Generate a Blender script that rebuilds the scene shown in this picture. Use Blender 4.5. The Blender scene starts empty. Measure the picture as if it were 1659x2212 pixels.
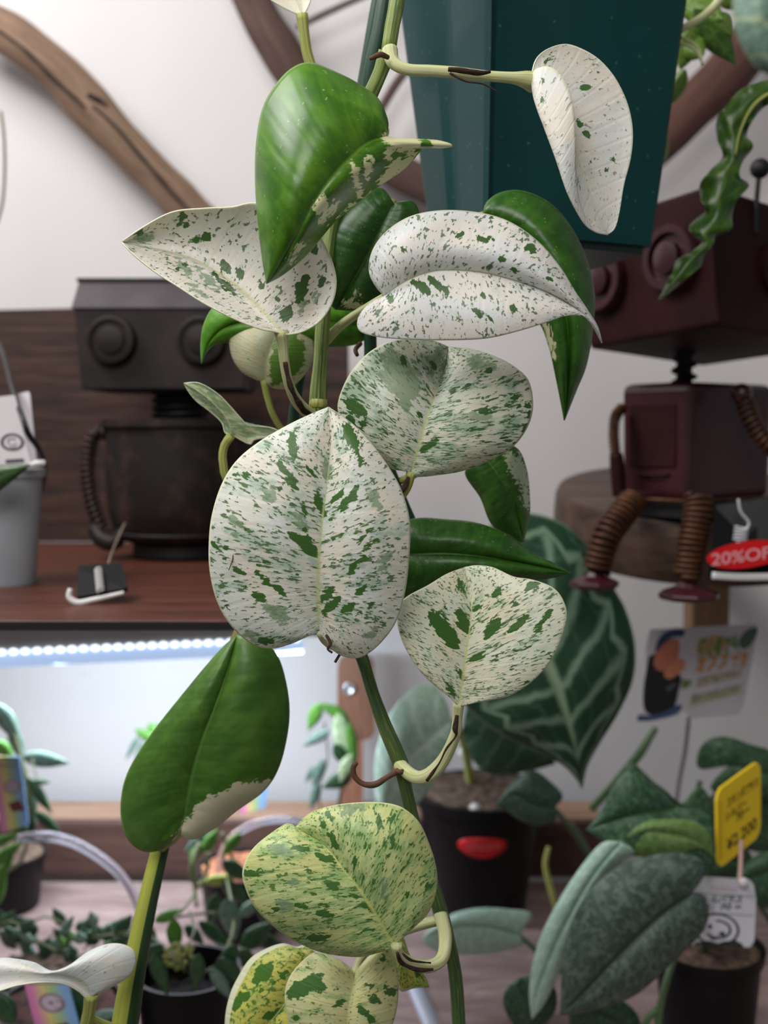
import bpy, math, random
from mathutils import Vector, Matrix, noise as mn
PI = math.pi
sc = bpy.context.scene
COL = sc.collection
random.seed(7)

# ------------------------------------------------------------------ camera
CAMZ = 1.30; PITCH = math.radians(4); F = 2400.0
cd = bpy.data.cameras.new('camera'); cam = bpy.data.objects.new('camera', cd); COL.objects.link(cam)
cam.location = (0, 0, CAMZ); cam.rotation_euler = (PI/2 - PITCH, 0, 0)
cd.sensor_fit = 'VERTICAL'; cd.sensor_height = 24; cd.lens = F/2212*24
cd.clip_start = 0.02; cd.clip_end = 50
cd.dof.use_dof = True; cd.dof.focus_distance = 0.402; cd.dof.aperture_fstop = 6.5
sc.camera = cam
# ------------------------------------------------------------------ light
sc.view_settings.view_transform = 'Standard'; sc.view_settings.look = 'None'
sc.view_settings.gamma = 1; sc.view_settings.use_curve_mapping = False
sc.view_settings.exposure = 0.06
w = bpy.data.worlds.new('world'); sc.world = w; w.use_nodes = True
w.node_tree.nodes['Background'].inputs[0].default_value = (0.93, 0.96, 1, 1)
w.node_tree.nodes['Background'].inputs[1].default_value = 0.14
def area(name, loc, target, size, power, col, sy=None):
    l = bpy.data.lights.new(name, 'AREA'); l.energy = power; l.color = col; l.size = size
    if sy: l.shape = 'RECTANGLE'; l.size_y = sy
    o = bpy.data.objects.new(name, l); COL.objects.link(o); o.location = loc
    o.rotation_euler = (Vector(target)-Vector(loc)).to_track_quat('-Z', 'Y').to_euler()
    return o
area('ceiling_light', (-0.8, 0.25, 2.4), (-0.1, 0.75, 1.3), 0.6, 9.8, (1, .985, .96))
area('front_fill_light', (-0.22, -0.38, 1.95), (0.02, 0.45, 1.3), 0.55, 6.6, (1, .97, .93))  # added front fill for the leaves, no real fixture
area('wall_fill_light', (-0.62, 0.6, 2.05), (-0.4, 1.1, 1.5), 0.45, 4.4, (1, .98, .98))  # added fill that lifts the left part of the wall

# ------------------------------------------------------------------ helpers
def P(px, py, Y):
    xc = (px-829.5)/F; zc = -(py-1106)/F
    dy = math.cos(PITCH)+zc*math.sin(PITCH); dz = -math.sin(PITCH)+zc*math.cos(PITCH)
    s = Y/dy
    return Vector((xc*s, Y, CAMZ+dz*s))
def Z(py, Y): return P(0, py, Y).z
def lin(c):
    return tuple((v/255/12.92 if v/255 <= .04045 else ((v/255+.055)/1.055)**2.4) for v in c[:3])+(1,)

class MB:
    def __init__(s): s.v = []; s.f = []; s.uv = []; s.mi = []; s.cur = 0
    def add(s, vs, fs, uv=None):
        n = len(s.v); s.v += [Vector(p) for p in vs]; s.f += [tuple(i+n for i in q) for q in fs]
        s.uv += list(uv) if uv else [(0, 0)]*len(vs); s.mi += [s.cur]*len(fs)
        return s
    def box(s, c, size, M=None):
        c = Vector(c); hx, hy, hz = [a/2 for a in size]
        M = M or Matrix.Identity(3)
        vs = [c+M@Vector((x*hx, y*hy, z*hz)) for x in (-1, 1) for y in (-1, 1) for z in (-1, 1)]
        return s.hexa([vs[0], vs[4], vs[6], vs[2]], [vs[1], vs[5], vs[7], vs[3]])
    def hexa(s, bot, top):
        return s.add(list(bot)+list(top), [(3, 2, 1, 0), (4, 5, 6, 7), (0, 1, 5, 4), (1, 2, 6, 5), (2, 3, 7, 6), (3, 0, 4, 7)],
                     [(0, 0), (1, 0), (1, 0), (0, 0), (0, 1), (1, 1), (1, 1), (0, 1)])
    def prism(s, poly, off):
        n = len(poly); off = Vector(off)
        vs = [Vector(p) for p in poly]+[Vector(p)+off for p in poly]
        return s.add(vs, [tuple(range(n))[::-1], tuple(range(n, 2*n))]+[(i, (i+1) % n, n+(i+1) % n, n+i) for i in range(n)])
    def lathe(s, c, prof, n=48, axis=None, ex=None):
        c = Vector(c); az = Vector(axis or (0, 0, 1)).normalized()
        ax = Vector(ex) if ex else az.orthogonal(); ax = (ax-ax.dot(az)*az).normalized(); ay = az.cross(ax)
        vs = []; uv = []
        for k, (r, z) in enumerate(prof):
            for i in range(n):
                a = 2*PI*i/n
                vs.append(c+az*z+(ax*math.cos(a)+ay*math.sin(a))*r); uv.append((i/n, k/max(1, len(prof)-1)))
        fs = [(k*n+i, k*n+(i+1) % n, (k+1)*n+(i+1) % n, (k+1)*n+i) for k in range(len(prof)-1) for i in range(n)]
        if prof[0][0] > 1e-6: fs.append(tuple(range(n))[::-1])
        if prof[-1][0] > 1e-6: fs.append(tuple(range((len(prof)-1)*n, len(prof)*n)))
        return s.add(vs, fs, uv)
    def ball(s, c, r, n=16, sq=(1, 1, 1)):
        c = Vector(c); vs = []; fs = []
        m = n//2
        for k in range(m+1):
            for i in range(n):
                a = 2*PI*i/n; b = PI*k/m
                vs.append(c+Vector((r*sq[0]*math.sin(b)*math.cos(a), r*sq[1]*math.sin(b)*math.sin(a), r*sq[2]*math.cos(b))))
        fs = [(k*n+i, (k+1)*n+i, (k+1)*n+(i+1) % n, k*n+(i+1) % n) for k in range(m) for i in range(n)]
        return s.add(vs, fs)
    def tube(s, pts, rad, n=12, flat=1.0, rough=0, fr=30, smooth=6, flatdir=None):
        pts = [Vector(p) for p in pts]
        if not hasattr(rad, '__len__'): rad = [rad]*len(pts)
        if smooth:
            sm = cr([tuple(p)+(r,) for p, r in zip(pts, rad)], smooth*(len(pts)-1)+1)
            pts = [Vector(q[:3]) for q in sm]; rad = [q[3] for q in sm]
        T = [(pts[min(i+1, len(pts)-1)]-pts[max(i-1, 0)]).normalized() for i in range(len(pts))]
        nrm = Vector(flatdir) if flatdir else T[0].orthogonal()
        vs = []; uv = []; L = 0
        for i, p in enumerate(pts):
            nrm = (nrm-nrm.dot(T[i])*T[i]).normalized(); b = T[i].cross(nrm)
            if i: L += (p-pts[i-1]).length
            for k in range(n):
                a = 2*PI*k/n; r = rad[i]
                d = nrm*math.cos(a)*flat+b*math.sin(a)
                if rough: r *= 1+rough*mn.noise((p+d*r)*fr)
                vs.append(p+d*r); uv.append((k/n, L*10))
        m = len(pts)
        fs = [(i*n+k, i*n+(k+1) % n, (i+1)*n+(k+1) % n, (i+1)*n+k) for i in range(m-1) for k in range(n)]
        fs += [tuple(range(n))[::-1], tuple(range((m-1)*n, m*n))]
        return s.add(vs, fs, uv)

def cr(P_, n):
    """n samples of a Catmull-Rom curve through P_, even in chord length"""
    P_ = [tuple(p) for p in P_]; m = len(P_); D = len(P_[0])
    if m == 2: return [tuple(P_[0][j]+(P_[1][j]-P_[0][j])*i/(n-1) for j in range(D)) for i in range(n)]
    fine = []
    for i in range(m-1):
        a = P_[max(i-1, 0)]; b = P_[i]; c = P_[i+1]; d = P_[min(i+2, m-1)]
        for k in range(12):
            t = k/12
            fine.append(tuple(.5*((2*b[j])+(-a[j]+c[j])*t+(2*a[j]-5*b[j]+4*c[j]-d[j])*t*t+(-a[j]+3*b[j]-3*c[j]+d[j])*t**3) for j in range(D)))
    fine.append(P_[-1])
    cum = [0]
    for i in range(1, len(fine)): cum.append(cum[-1]+math.dist(fine[i], fine[i-1]))
    out = []; k = 0
    for i in range(n):
        t = cum[-1]*i/(n-1)
        while k < len(fine)-2 and cum[k+1] < t: k += 1
        q = (t-cum[k])/max(1e-12, cum[k+1]-cum[k]); q = min(max(q, 0), 1)
        out.append(tuple(fine[k][j]+(fine[k+1][j]-fine[k][j])*q for j in range(D)))
    return out

ORG = {}
def tag(o, label=None, cat=None, group=None, kind=None):
    if label: o['label'] = label
    if cat: o['category'] = cat
    if group: o['group'] = group
    if kind: o['kind'] = kind
    return o
def thing(name, loc, label, cat, group=None):
    o = bpy.data.objects.new(name, None); COL.objects.link(o); o.location = loc; o.empty_display_size = .02
    ORG[o.name] = Vector(loc)
    return tag(o, label, cat, group)
def build(name, mb, mat, parent=None, smooth=True, bevel=0, solid=0, attrs=None, angle=None, sub=0):
    vs = mb.v
    cx = sum((v.x for v in vs))/len(vs); cy = sum((v.y for v in vs))/len(vs); cz = min(v.z for v in vs)
    org = Vector((cx, cy, cz))
    me = bpy.data.meshes.new(name); me.from_pydata([v-org for v in vs], [], mb.f)
    mats = mat if isinstance(mat, (list, tuple)) else [mat]
    for m in mats: me.materials.append(m)
    uvl = me.uv_layers.new(name='UVMap')
    idx = [0]*len(me.loops); me.loops.foreach_get('vertex_index', idx)
    flat = []
    for i in idx: flat += mb.uv[i]
    uvl.data.foreach_set('uv', flat)
    if len(mats) > 1: me.polygons.foreach_set('material_index', mb.mi)
    for k, vals in (attrs or {}).items():
        a = me.attributes.new(k, 'FLOAT', 'POINT'); a.data.foreach_set('value', vals)
    if smooth:
        me.polygons.foreach_set('use_smooth', [True]*len(me.polygons))
        if angle: me.set_sharp_from_angle(angle=math.radians(angle))
    o = bpy.data.objects.new(name, me); COL.objects.link(o)
    ORG[o.name] = org
    if parent: o.parent = parent; o.location = org-ORG[parent.name]
    else: o.location = org
    if bevel:
        b = o.modifiers.new('bevel', 'BEVEL'); b.width = bevel; b.segments = 3; b.limit_method = 'ANGLE'
    if sub:
        b = o.modifiers.new('sub', 'SUBSURF'); b.levels = sub; b.render_levels = sub
    if solid:
        s = o.modifiers.new('solid', 'SOLIDIFY'); s.thickness = solid; s.offset = 0
    return o

# ------------------------------------------------------------------ materials
class G:
    def __init__(s, name):
        s.m = bpy.data.materials.new(name); s.m.use_nodes = True; s.t = s.m.node_tree
        s.b = s.t.nodes['Principled BSDF']
    def n(s, typ, **kw):
        nd = s.t.nodes.new(typ)
        for k, v in kw.items(): setattr(nd, k, v)
        return nd
    def put(s, sock, v):
        if isinstance(v, bpy.types.NodeSocket): s.t.links.new(v, sock)
        elif v is not None:
            try: sock.default_value = v
            except Exception: sock.default_value = (v,)*3 if not hasattr(v, '__len__') else tuple(v)[:3]
    def math(s, op, a, b=0, c=None):
        nd = s.n('ShaderNodeMath', operation=op); s.put(nd.inputs[0], a); s.put(nd.inputs[1], b)
        if c is not None: s.put(nd.inputs[2], c)
        return nd.outputs[0]
    def noise(s, vec, scale=5, detail=3, rough=.5, dist=0):
        nd = s.n('ShaderNodeTexNoise'); s.put(nd.inputs['Vector'], vec); s.put(nd.inputs['Scale'], scale)
        s.put(nd.inputs['Detail'], detail); s.put(nd.inputs['Roughness'], rough); s.put(nd.inputs['Distortion'], dist)
        return nd.outputs['Fac']
    def comb(s, x, y, z):
        nd = s.n('ShaderNodeCombineXYZ')
        for i, v in enumerate((x, y, z)): s.put(nd.inputs[i], v)
        return nd.outputs[0]
    def sep(s, v):
        nd = s.n('ShaderNodeSeparateXYZ'); s.put(nd.inputs[0], v); return nd.outputs
    def step(s, v, a, b):
        nd = s.n('ShaderNodeMapRange'); nd.interpolation_type = 'SMOOTHSTEP'
        s.put(nd.inputs[0], v); s.put(nd.inputs[1], a); s.put(nd.inputs[2], b); return nd.outputs[0]
    def mix(s, f, a, b):
        nd = s.n('ShaderNodeMix', data_type='RGBA'); s.put(nd.inputs[0], f); s.put(nd.inputs[6], a); s.put(nd.inputs[7], b)
        return nd.outputs[2]
    def uv(s): return s.n('ShaderNodeUVMap', uv_map='UVMap').outputs[0]
    def obj(s): return s.n('ShaderNodeTexCoord').outputs['Object']
    def scale(s, v, sx):
        nd = s.n('ShaderNodeVectorMath', operation='MULTIPLY'); s.put(nd.inputs[0], v); nd.inputs[1].default_value = sx
        return nd.outputs[0]
    def bump(s, h, strength=.3, dist=.001):
        nd = s.n('ShaderNodeBump'); s.put(nd.inputs['Height'], h); nd.inputs['Strength'].default_value = strength
        nd.inputs['Distance'].default_value = dist; s.t.links.new(nd.outputs[0], s.b.inputs['Normal'])
    def fin(s, col, rough=.5, metal=0, spec=.5, coat=0):
        s.put(s.b.inputs['Base Color'], col); s.put(s.b.inputs['Roughness'], rough); s.put(s.b.inputs['Metallic'], metal)
        s.b.inputs['Specular IOR Level'].default_value = spec; s.b.inputs['Coat Weight'].default_value = coat
        return s.m

def plain(name, c1, c2=None, scale=30, rough=.5, metal=0, spec=.5, stretch=(1, 1, 1), bump=0, lo=.35, hi=.65, coat=0, detail=4):
    g = G(name); c1 = lin(c1)
    if c2:
        f = g.noise(g.scale(g.obj(), stretch), scale, detail, .6)
        col = g.mix(g.step(f, lo, hi), c1, lin(c2))
        if bump: g.bump(f, bump, .002)
    else: col = c1
    return g.fin(col, rough, metal, spec, coat)

def leafmat(name, base=(226, 226, 214), grey=(150, 176, 150), dark=(52, 100, 44), rib=(196, 205, 140), seed=0,
            g_amt=.5, s_amt=.62, s_hue=None, b_col=None, rim=(228, 228, 196), big=.0, fa=11, fs=60, rough=.42, rimw=.991, spec=.4, trans=None, g_col=(128, 152, 118)):
    """variegated leaf: grey-green marbling, fine flecks along the veins and traced blotches"""
    g = G(name); u = g.sep(g.uv()); t = u[0]; s_ = g.math('SUBTRACT', g.math('MULTIPLY', u[1], 2), 1)
    a = g.math('ABSOLUTE', s_); sd = g.math('ADD', g.math('MULTIPLY', g.math('SIGN', s_), 3.7), seed)
    v1 = g.comb(g.math('MULTIPLY', t, fa), g.math('MULTIPLY', a, 1.8), sd)
    v2 = g.comb(g.math('MULTIPLY', t, fs), g.math('MULTIPLY', a, 9), sd)
    v3 = g.comb(g.math('MULTIPLY', t, fs*.42), g.math('MULTIPLY', a, 5), g.math('ADD', sd, 11))
    n1 = g.noise(v1, 1.5, 5, .62); n2 = g.noise(v2, 1.3, 3, .55); n3 = g.noise(v3, 1.3, 4, .6, .4)
    nw = g.noise(g.comb(g.math('MULTIPLY', t, 2.2), g.math('MULTIPLY', a, 1.2), g.math('ADD', sd, 40)), 1.6, 2)
    warm = (min(255, base[0]+3), base[1]-3, base[2]-9); cool = (base[0]-4, base[1]+1, base[2]+2)
    col = g.mix(g.step(nw, .34, .66), lin(cool), lin(warm))
    col = g.mix(g.step(n1, g_amt-.06, g_amt+.10), col, lin(grey))
    dens = g.math('MULTIPLY', g.math('SUBTRACT', n1, .5), .32)
    col = g.mix(g.math('MULTIPLY', g.step(g.math('ADD', n2, dens), s_amt, s_amt+.035), .95), col, lin(s_hue or dark))
    col = g.mix(g.step(g.math('ADD', n3, dens), s_amt+.03+big, s_amt+.05+big), col, lin(dark))
    gt = g.n('ShaderNodeAttribute', attribute_name='grey').outputs['Fac']
    gn = g.math('ADD', gt, g.math('MULTIPLY', g.math('SUBTRACT', n3, .5), 70))
    col = g.mix(g.math('MULTIPLY', g.step(gn, -1, 3), .8), col, lin(g_col))
    at = g.n('ShaderNodeAttribute', attribute_name='blotch').outputs['Fac']
    bn = g.math('ADD', at, g.math('MULTIPLY', g.math('SUBTRACT', n3, .5), 34))
    bn = g.math('ADD', bn, g.math('MULTIPLY', g.math('SUBTRACT', n2, .5), 10))
    col = g.mix(g.step(bn, -.5, .9), col, lin(b_col or dark))
    col = g.mix(g.math('MULTIPLY', g.step(a, g.math('ADD', g.math('MULTIPLY', g.math('SUBTRACT', 1, t), .05), .012), .004), .75), col, lin(rib))
    col = g.mix(g.math('MULTIPLY', g.step(t, .07, .0), .8), col, lin(rib))
    col = g.mix(g.step(a, rimw-.012, rimw), col, lin(rim))
    fr = g.math('ABSOLUTE', g.math('SUBTRACT', g.math('FRACT', g.math('ADD', g.math('MULTIPLY', t, 13), g.math('MULTIPLY', a, .9))), .5))
    h = g.math('ADD', g.math('MULTIPLY', g.step(fr, .36, .5), -.35), g.math('ADD', g.math('MULTIPLY', n2, .4), g.math('MULTIPLY', n3, .8)))
    g.bump(h, .3, .0007)
    g.b.inputs['Subsurface Weight'].default_value = 0.12
    g.b.inputs['Subsurface Radius'].default_value = (.004, .005, .002); g.b.inputs['Subsurface Scale'].default_value = .4
    return g.fin(col, rough, 0, spec)

def greenleaf(name, c1=(46, 98, 34), c2=(74, 128, 40), rib=(96, 146, 62), pale=(222, 222, 180), seed=0, rough=.33, pn=26, flecks=True):
    """plain green leaf, blotch attribute marks the cream parts"""
    g = G(name); u = g.sep(g.uv()); t = u[0]; s_ = g.math('SUBTRACT', g.math('MULTIPLY', u[1], 2), 1); a = g.math('ABSOLUTE', s_)
    sd = g.math('ADD', g.math('MULTIPLY', g.math('SIGN', s_), 3.7), seed)
    n1 = g.noise(g.comb(g.math('MULTIPLY', t, 9), g.math('MULTIPLY', a, 2), sd), 1.2, 4, .55)
    n3 = g.noise(g.comb(g.math('MULTIPLY', t, 30), g.math('MULTIPLY', a, 6), sd), 1.3, 5, .65, .5)
    col = g.mix(g.step(n1, .35, .68), lin(c1), lin(c2))
    fr = g.math('ABSOLUTE', g.math('SUBTRACT', g.math('FRACT', g.math('ADD', g.math('MULTIPLY', t, 15), g.math('MULTIPLY', a, 1.4))), .5))
    col = g.mix(g.math('MULTIPLY', g.step(fr, .30, .5), .10), col, lin(rib))
    if flecks:
        vo = g.n('ShaderNodeTexVoronoi'); g.put(vo.inputs['Vector'], g.comb(g.math('MULTIPLY', t, 1), g.math('MULTIPLY', a, .62), sd))
        vo.inputs['Scale'].default_value = 30
        gate = g.step(g.noise(g.comb(g.math('MULTIPLY', t, 22), g.math('MULTIPLY', a, 12), seed+30), 1, 2), .44, .56)
        col = g.mix(g.math('MULTIPLY', g.math('MULTIPLY', g.step(vo.outputs['Distance'], .16, .08), gate), .6), col, lin((176, 205, 150)))
    at = g.n('ShaderNodeAttribute', attribute_name='blotch').outputs['Fac']
    bn = g.math('ADD', at, g.math('MULTIPLY', g.math('SUBTRACT', n3, .5), pn*2.4))
    col = g.mix(g.step(bn, -4, 3), col, lin(c2)); col = g.mix(g.step(bn, 0, 1.6), col, lin(pale))
    col = g.mix(g.math('MULTIPLY', g.step(a, .045, .01), .6), col, lin(rib))
    col = g.mix(g.math('MULTIPLY', g.step(a, .98, .992), .6), col, lin((150, 180, 110)))
    g.bump(g.math('ADD', g.math('MULTIPLY', g.step(fr, .2, .5), -.4), g.math('MULTIPLY', n1, 1.0)), .16, .0008)
    return g.fin(col, rough, 0, .45)

def veinleaf(name, dark, vein, rib, nv=7, seed=0, w=.2, silver=0, scol=(150, 170, 155), rough=.45, k=.9, loop=False):
    g = G(name); u = g.sep(g.uv()); t = u[0]; s_ = g.math('SUBTRACT', g.math('MULTIPLY', u[1], 2), 1); a = g.math('ABSOLUTE', s_)
    sd = g.math('ADD', g.math('MULTIPLY', g.math('SIGN', s_), 3.7), seed)
    nn = g.noise(g.comb(g.math('MULTIPLY', t, 8), g.math('MULTIPLY', a, 3), sd), 1.3, 3, .5)
    fr = g.math('ABSOLUTE', g.math('SUBTRACT', g.math('FRACT', g.math('ADD', g.math('ADD', g.math('MULTIPLY', t, nv), g.math('MULTIPLY', a, k)), g.math('MULTIPLY', nn, .5))), .5))
    m = g.step(fr, .5-w, .5)
    if loop:
        m = g.math('MULTIPLY', m, g.step(a, .90, .80))
        aa = g.math('ADD', a, g.math('MULTIPLY', g.math('SUBTRACT', fr, .25), -.22))
        m = g.math('MAXIMUM', m, g.step(g.math('ABSOLUTE', g.math('SUBTRACT', aa, .82)), .05, .01))
        fr2 = g.math('ABSOLUTE', g.math('SUBTRACT', g.math('FRACT', g.math('ADD', g.math('MULTIPLY', a, 3.2), g.math('MULTIPLY', nn, 1.5))), .5))
        m = g.math('MAXIMUM', m, g.math('MULTIPLY', g.step(fr2, .42, .5), .22))
    col = lin(dark)
    if silver:
        n2 = g.noise(g.comb(g.math('MULTIPLY', t, 26), g.math('MULTIPLY', a, 5), sd), 1.3, 5, .65, .6)
        col = g.mix(g.step(n2, silver-.05, silver+.09), lin(dark), lin(scol))
    col = g.mix(m, col, lin(vein))
    col = g.mix(g.step(a, .10, .03), col, lin(rib))
    col = g.mix(g.math('MULTIPLY', g.step(a, .97, .99), .7), col, lin(vein))
    g.bump(nn, .3, .002)
    return g.fin(col, rough, 0, .4)

def woodmat(name, c1, c2, c3=None, stretch=(1, 12, 12), scale=8, rough=.6, uvmode=False, bump=.4, coat=0):
    g = G(name); v = g.scale(g.uv() if uvmode else g.obj(), stretch)
    n1 = g.noise(v, scale, 6, .65, .6); n2 = g.noise(v, scale*4, 4, .6)
    col = g.mix(g.step(n1, .35, .66), lin(c1), lin(c2))
    col = g.mix(g.math('MULTIPLY', g.step(n2, .55, .7), .6), col, lin(c3 or c1))
    g.bump(g.math('ADD', n1, g.math('MULTIPLY', n2, .5)), bump, .002)
    return g.fin(col, rough, 0, .4, coat)

def stemmat(name, c1, c2, c3=None, seed=0):
    g = G(name); u = g.sep(g.uv())
    an = g.math('MULTIPLY', u[0], 2*PI)
    n = g.noise(g.comb(g.math('MULTIPLY', g.math('COSINE', an), 1.7), g.math('MULTIPLY', g.math('SINE', an), 1.7), g.math('ADD', g.math('MULTIPLY', u[1], 1.2), seed)), 2.2, 3, .55)
    col = g.mix(g.step(n, .42, .58), lin(c1), lin(c2))
    n2 = g.noise(g.comb(g.math('MULTIPLY', g.math('COSINE', an), 5), g.math('MULTIPLY', g.math('SINE', an), 5), g.math('MULTIPLY', u[1], 2.5)), 2.2, 4, .6)
    if c3: col = g.mix(g.step(n2, .58, .64), col, lin(c3))
    g.bump(n2, .35, .0006)
    return g.fin(col, .42, 0, .4)

# ------------------------------------------------------------------ leaves
def smooth01(x): return x*x*(3-2*x)
def leaf(name, mat, parent, Y, mid, L, R, z=(0, 0, 0), e=(0, 0), cup=(-3, -3), fold=(None, None), blot=(), grey=(), nt=90, ns=18, wav=(0, 0), label=None, thick=.0005, pw=1.75):
    """leaf blade spanned between a midrib and two edges, each point (x, y[, depth in mm])"""
    base, tip = mid[0], mid[-1]
    M = cr([p[:2] for p in mid], nt+1)
    rows = {}
    for sd, (E, ee, cc, fo) in enumerate(((L, e[0], cup[0], fold[0]), (R, e[1], cup[1], fold[1]))):
        ed = [base[:2]]+[p[:2] for p in E]+[tip[:2]]
        C = cr(ed, nt+1)
        FO = cr([base[:2]]+[p[:2] for p in fo[0]]+[tip[:2]], nt+1) if fo else None
        col = []
        for i in range(nt+1):
            t = i/nt
            tm = t**pw; k = tm*nt; i0 = min(int(k), nt-1); q = k-i0
            mx = M[i0][0]+(M[i0+1][0]-M[i0][0])*q; my = M[i0][1]+(M[i0+1][1]-M[i0][1])*q
            mz = (1-tm)**2*z[0]+2*(1-tm)*tm*(2*z[1]-.5*(z[0]+z[2]))+tm*tm*z[2]
            env = math.sin(PI*min(1, max(0, t)))**.6
            ex, ey = C[i]; ez = mz+ee*env
            r = []
            for j in range(ns+1):
                s = j/ns
                if FO:
                    fx, fy = FO[i]; fz = (mz+ez)/2+fo[1]*env
                    cx, cy, cz = 2*fx-.5*(mx+ex), 2*fy-.5*(my+ey), 2*fz-.5*(mz+ez)
                    x, y, zz = [(1-s)**2*A+2*s*(1-s)*B+s*s*D for A, B, D in ((mx, cx, ex), (my, cy, ey), (mz, cz, ez))]
                else:
                    x, y = mx+(ex-mx)*s, my+(ey-my)*s
                    zz = mz+(ez-mz)*(s**1.4)+cc*env*4*s*(1-s)
                zz += wav[0]*math.sin(t*wav[1]*2*PI+s)*s*env
                zz += .10*math.sin(t*13*2*PI+s*3)*s*(1-s)*2*env
                r.append((x, y, zz))
            col.append(r)
        rows[sd] = col
    mb = MB(); bl = []; gl_ = []; W = 2*ns+1
    def dist(x, y, ls):
        d = -60.
        for ax, ay, bx, by, wd in ls:
            dx, dy = bx-ax, by-ay; q = max(0, min(1, ((x-ax)*dx+(y-ay)*dy)/(dx*dx+dy*dy+1e-6)))
            d = max(d, wd*(1-.45*abs(2*q-1)**2)-math.hypot(x-ax-dx*q, y-ay-dy*q))
        return d
    for i in range(nt+1):
        for j in range(-ns, ns+1):
            x, y, zz = rows[0][i][-j] if j < 0 else rows[1][i][j]
            mb.v.append(P(x, y, Y+zz/1000)); mb.uv.append((i/nt, .5+.5*j/ns))
            bl.append(dist(x, y, blot)); gl_.append(dist(x, y, grey))
    for i in range(nt):
        for j in range(W-1): a = i*W+j; mb.f.append((a, a+1, a+W+1, a+W)); mb.mi.append(0)
    o = build(name, mb, mat, parent, attrs={'blotch': bl, 'grey': gl_}, solid=thick)
    if label: o['label'] = label
    return o
def px_tube(name, mat, parent, pts, n=14, **kw):
    """tube through (x, y, Y, radius in pixels)"""
    mb = MB().tube([P(*p[:3]) for p in pts], [p[3]*p[2]/F for p in pts], n, **kw)
    return build(name, mb, mat, parent)
def lens(name, mat, parent, x0, y0, x1, y1, wd, Y, z=(0, 0), cup=2, nt=18, ns=5, lopside=0, thick=.0008, bend=0):
    """small pointed leaf from (x0,y0) to tip (x1,y1), wd pixels wide"""
    dx, dy = x1-x0, y1-y0; l = math.hypot(dx, dy); nx, ny = -dy/l, dx/l
    m = [(x0+dx*k/4+nx*bend*math.sin(PI*k/4), y0+dy*k/4+ny*bend*math.sin(PI*k/4)) for k in range(5)]
    prof = [(.12, .3), (.35, .5), (.6, .43), (.85, .18)]
    E = lambda s: [(x0+dx*a+nx*(bend*math.sin(PI*a)+s*b*wd), y0+dy*a+ny*(bend*math.sin(PI*a)+s*b*wd)) for a, b in prof]
    return leaf(name, mat, parent, Y, m, E(1), E(-1), z=(z[0], (z[0]+z[1])/2, z[1]), e=(cup, cup), cup=(-1, -1), nt=nt, ns=ns, thick=thick, pw=1.05)

class Card:
    """flat printed card spanned by four world corners; u right, v down"""
    def __init__(s, TL, TR, BR, BL, th=.001):
        s.c = [Vector(q) for q in (TL, TR, BR, BL)]
        n = (s.c[1]-s.c[0]).cross(s.c[3]-s.c[0]).normalized()
        s.n = n if n.y < 0 else -n; s.th = th
        s.asp = (s.c[1]-s.c[0]).length/(s.c[3]-s.c[0]).length
    def F(s, u, v, off=0):
        a = s.c[0].lerp(s.c[1], u); b = s.c[3].lerp(s.c[2], u); return a.lerp(b, v)+s.n*off
    def sheet(s, name, mat, parent, r=.06, cut=None):
        pts = []
        if cut: pts = cut
        else:
            for cx, cy, a0 in ((r, r, 180), (1-r, r, 270), (1-r, 1-r, 0), (r, 1-r, 90)):
                for k in range(6):
                    a = math.radians(a0+18*k); pts.append((cx+r*math.cos(a), cy+r*math.sin(a)))
        mb = MB().prism([s.F(u, v) for u, v in pts], -s.n*s.th); mb.uv = [(u, 1-v) for u, v in pts]*2
        return build(name, mb, mat, parent, smooth=False)
    def poly(s, name, mat, parent, pts, off=.0002, smooth=False):
        if smooth: pts = [q[:2] for q in cr(list(pts)+[pts[0]], len(pts)*5+1)][:-1]
        mb = MB().prism([s.F(u, v, off) for u, v in pts], -s.n*(off*.8)); return build(name, mb, mat, parent, smooth=False)
    def ring(s, mb, u, v, r0, r1, off=.0002, n=32, a0=0, a1=360, sy=1):
        vs = []; fs = []; full = abs(a1-a0) >= 360
        m = n if full else n+1
        for k in range(m):
            a = math.radians(a0+(a1-a0)*k/n)
            for r in (r0, r1): vs.append(s.F(u+r*math.cos(a), v+r*s.asp*sy*math.sin(a), off))
        for k in range(n):
            q = (k+1) % m; fs.append((2*k, 2*k+1, 2*q+1, 2*q))
        mb.add(vs, fs)
    def text(s, name, txt, mat, parent, u, v, h, wd=None, rot=0, shear=0, off=.0003, bold=.012):
        """text whose baseline starts at (u,v); h = cap height as a share of the card's height, wd = width share"""
        cu = bpy.data.curves.new('t', 'FONT'); cu.body = txt; cu.size = 1; cu.offset = bold
        to = bpy.data.objects.new('t', cu); COL.objects.link(to)
        dg = bpy.context.evaluated_depsgraph_get(); me = bpy.data.meshes.new_from_object(to.evaluated_get(dg))
        bpy.data.objects.remove(to)
        xs = [q.co.x for q in me.vertices]
        if not xs: return None
        x0, x1 = min(xs), max(xs); kx = (wd/(x1-x0)) if wd else h/s.asp/.73; ky = h/.73
        mb = MB(); vs = []
        for q in me.vertices:
            X = (q.co.x-x0)*kx; Yv = q.co.y*ky
            vs.append(s.F(u+X+shear*Yv, v-Yv+rot*X, off))
        mb.add(vs, [tuple(p.vertices) for p in me.polygons]); bpy.data.meshes.remove(me)
        return build(name, mb, mat, parent, smooth=False, solid=.00015)
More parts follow.
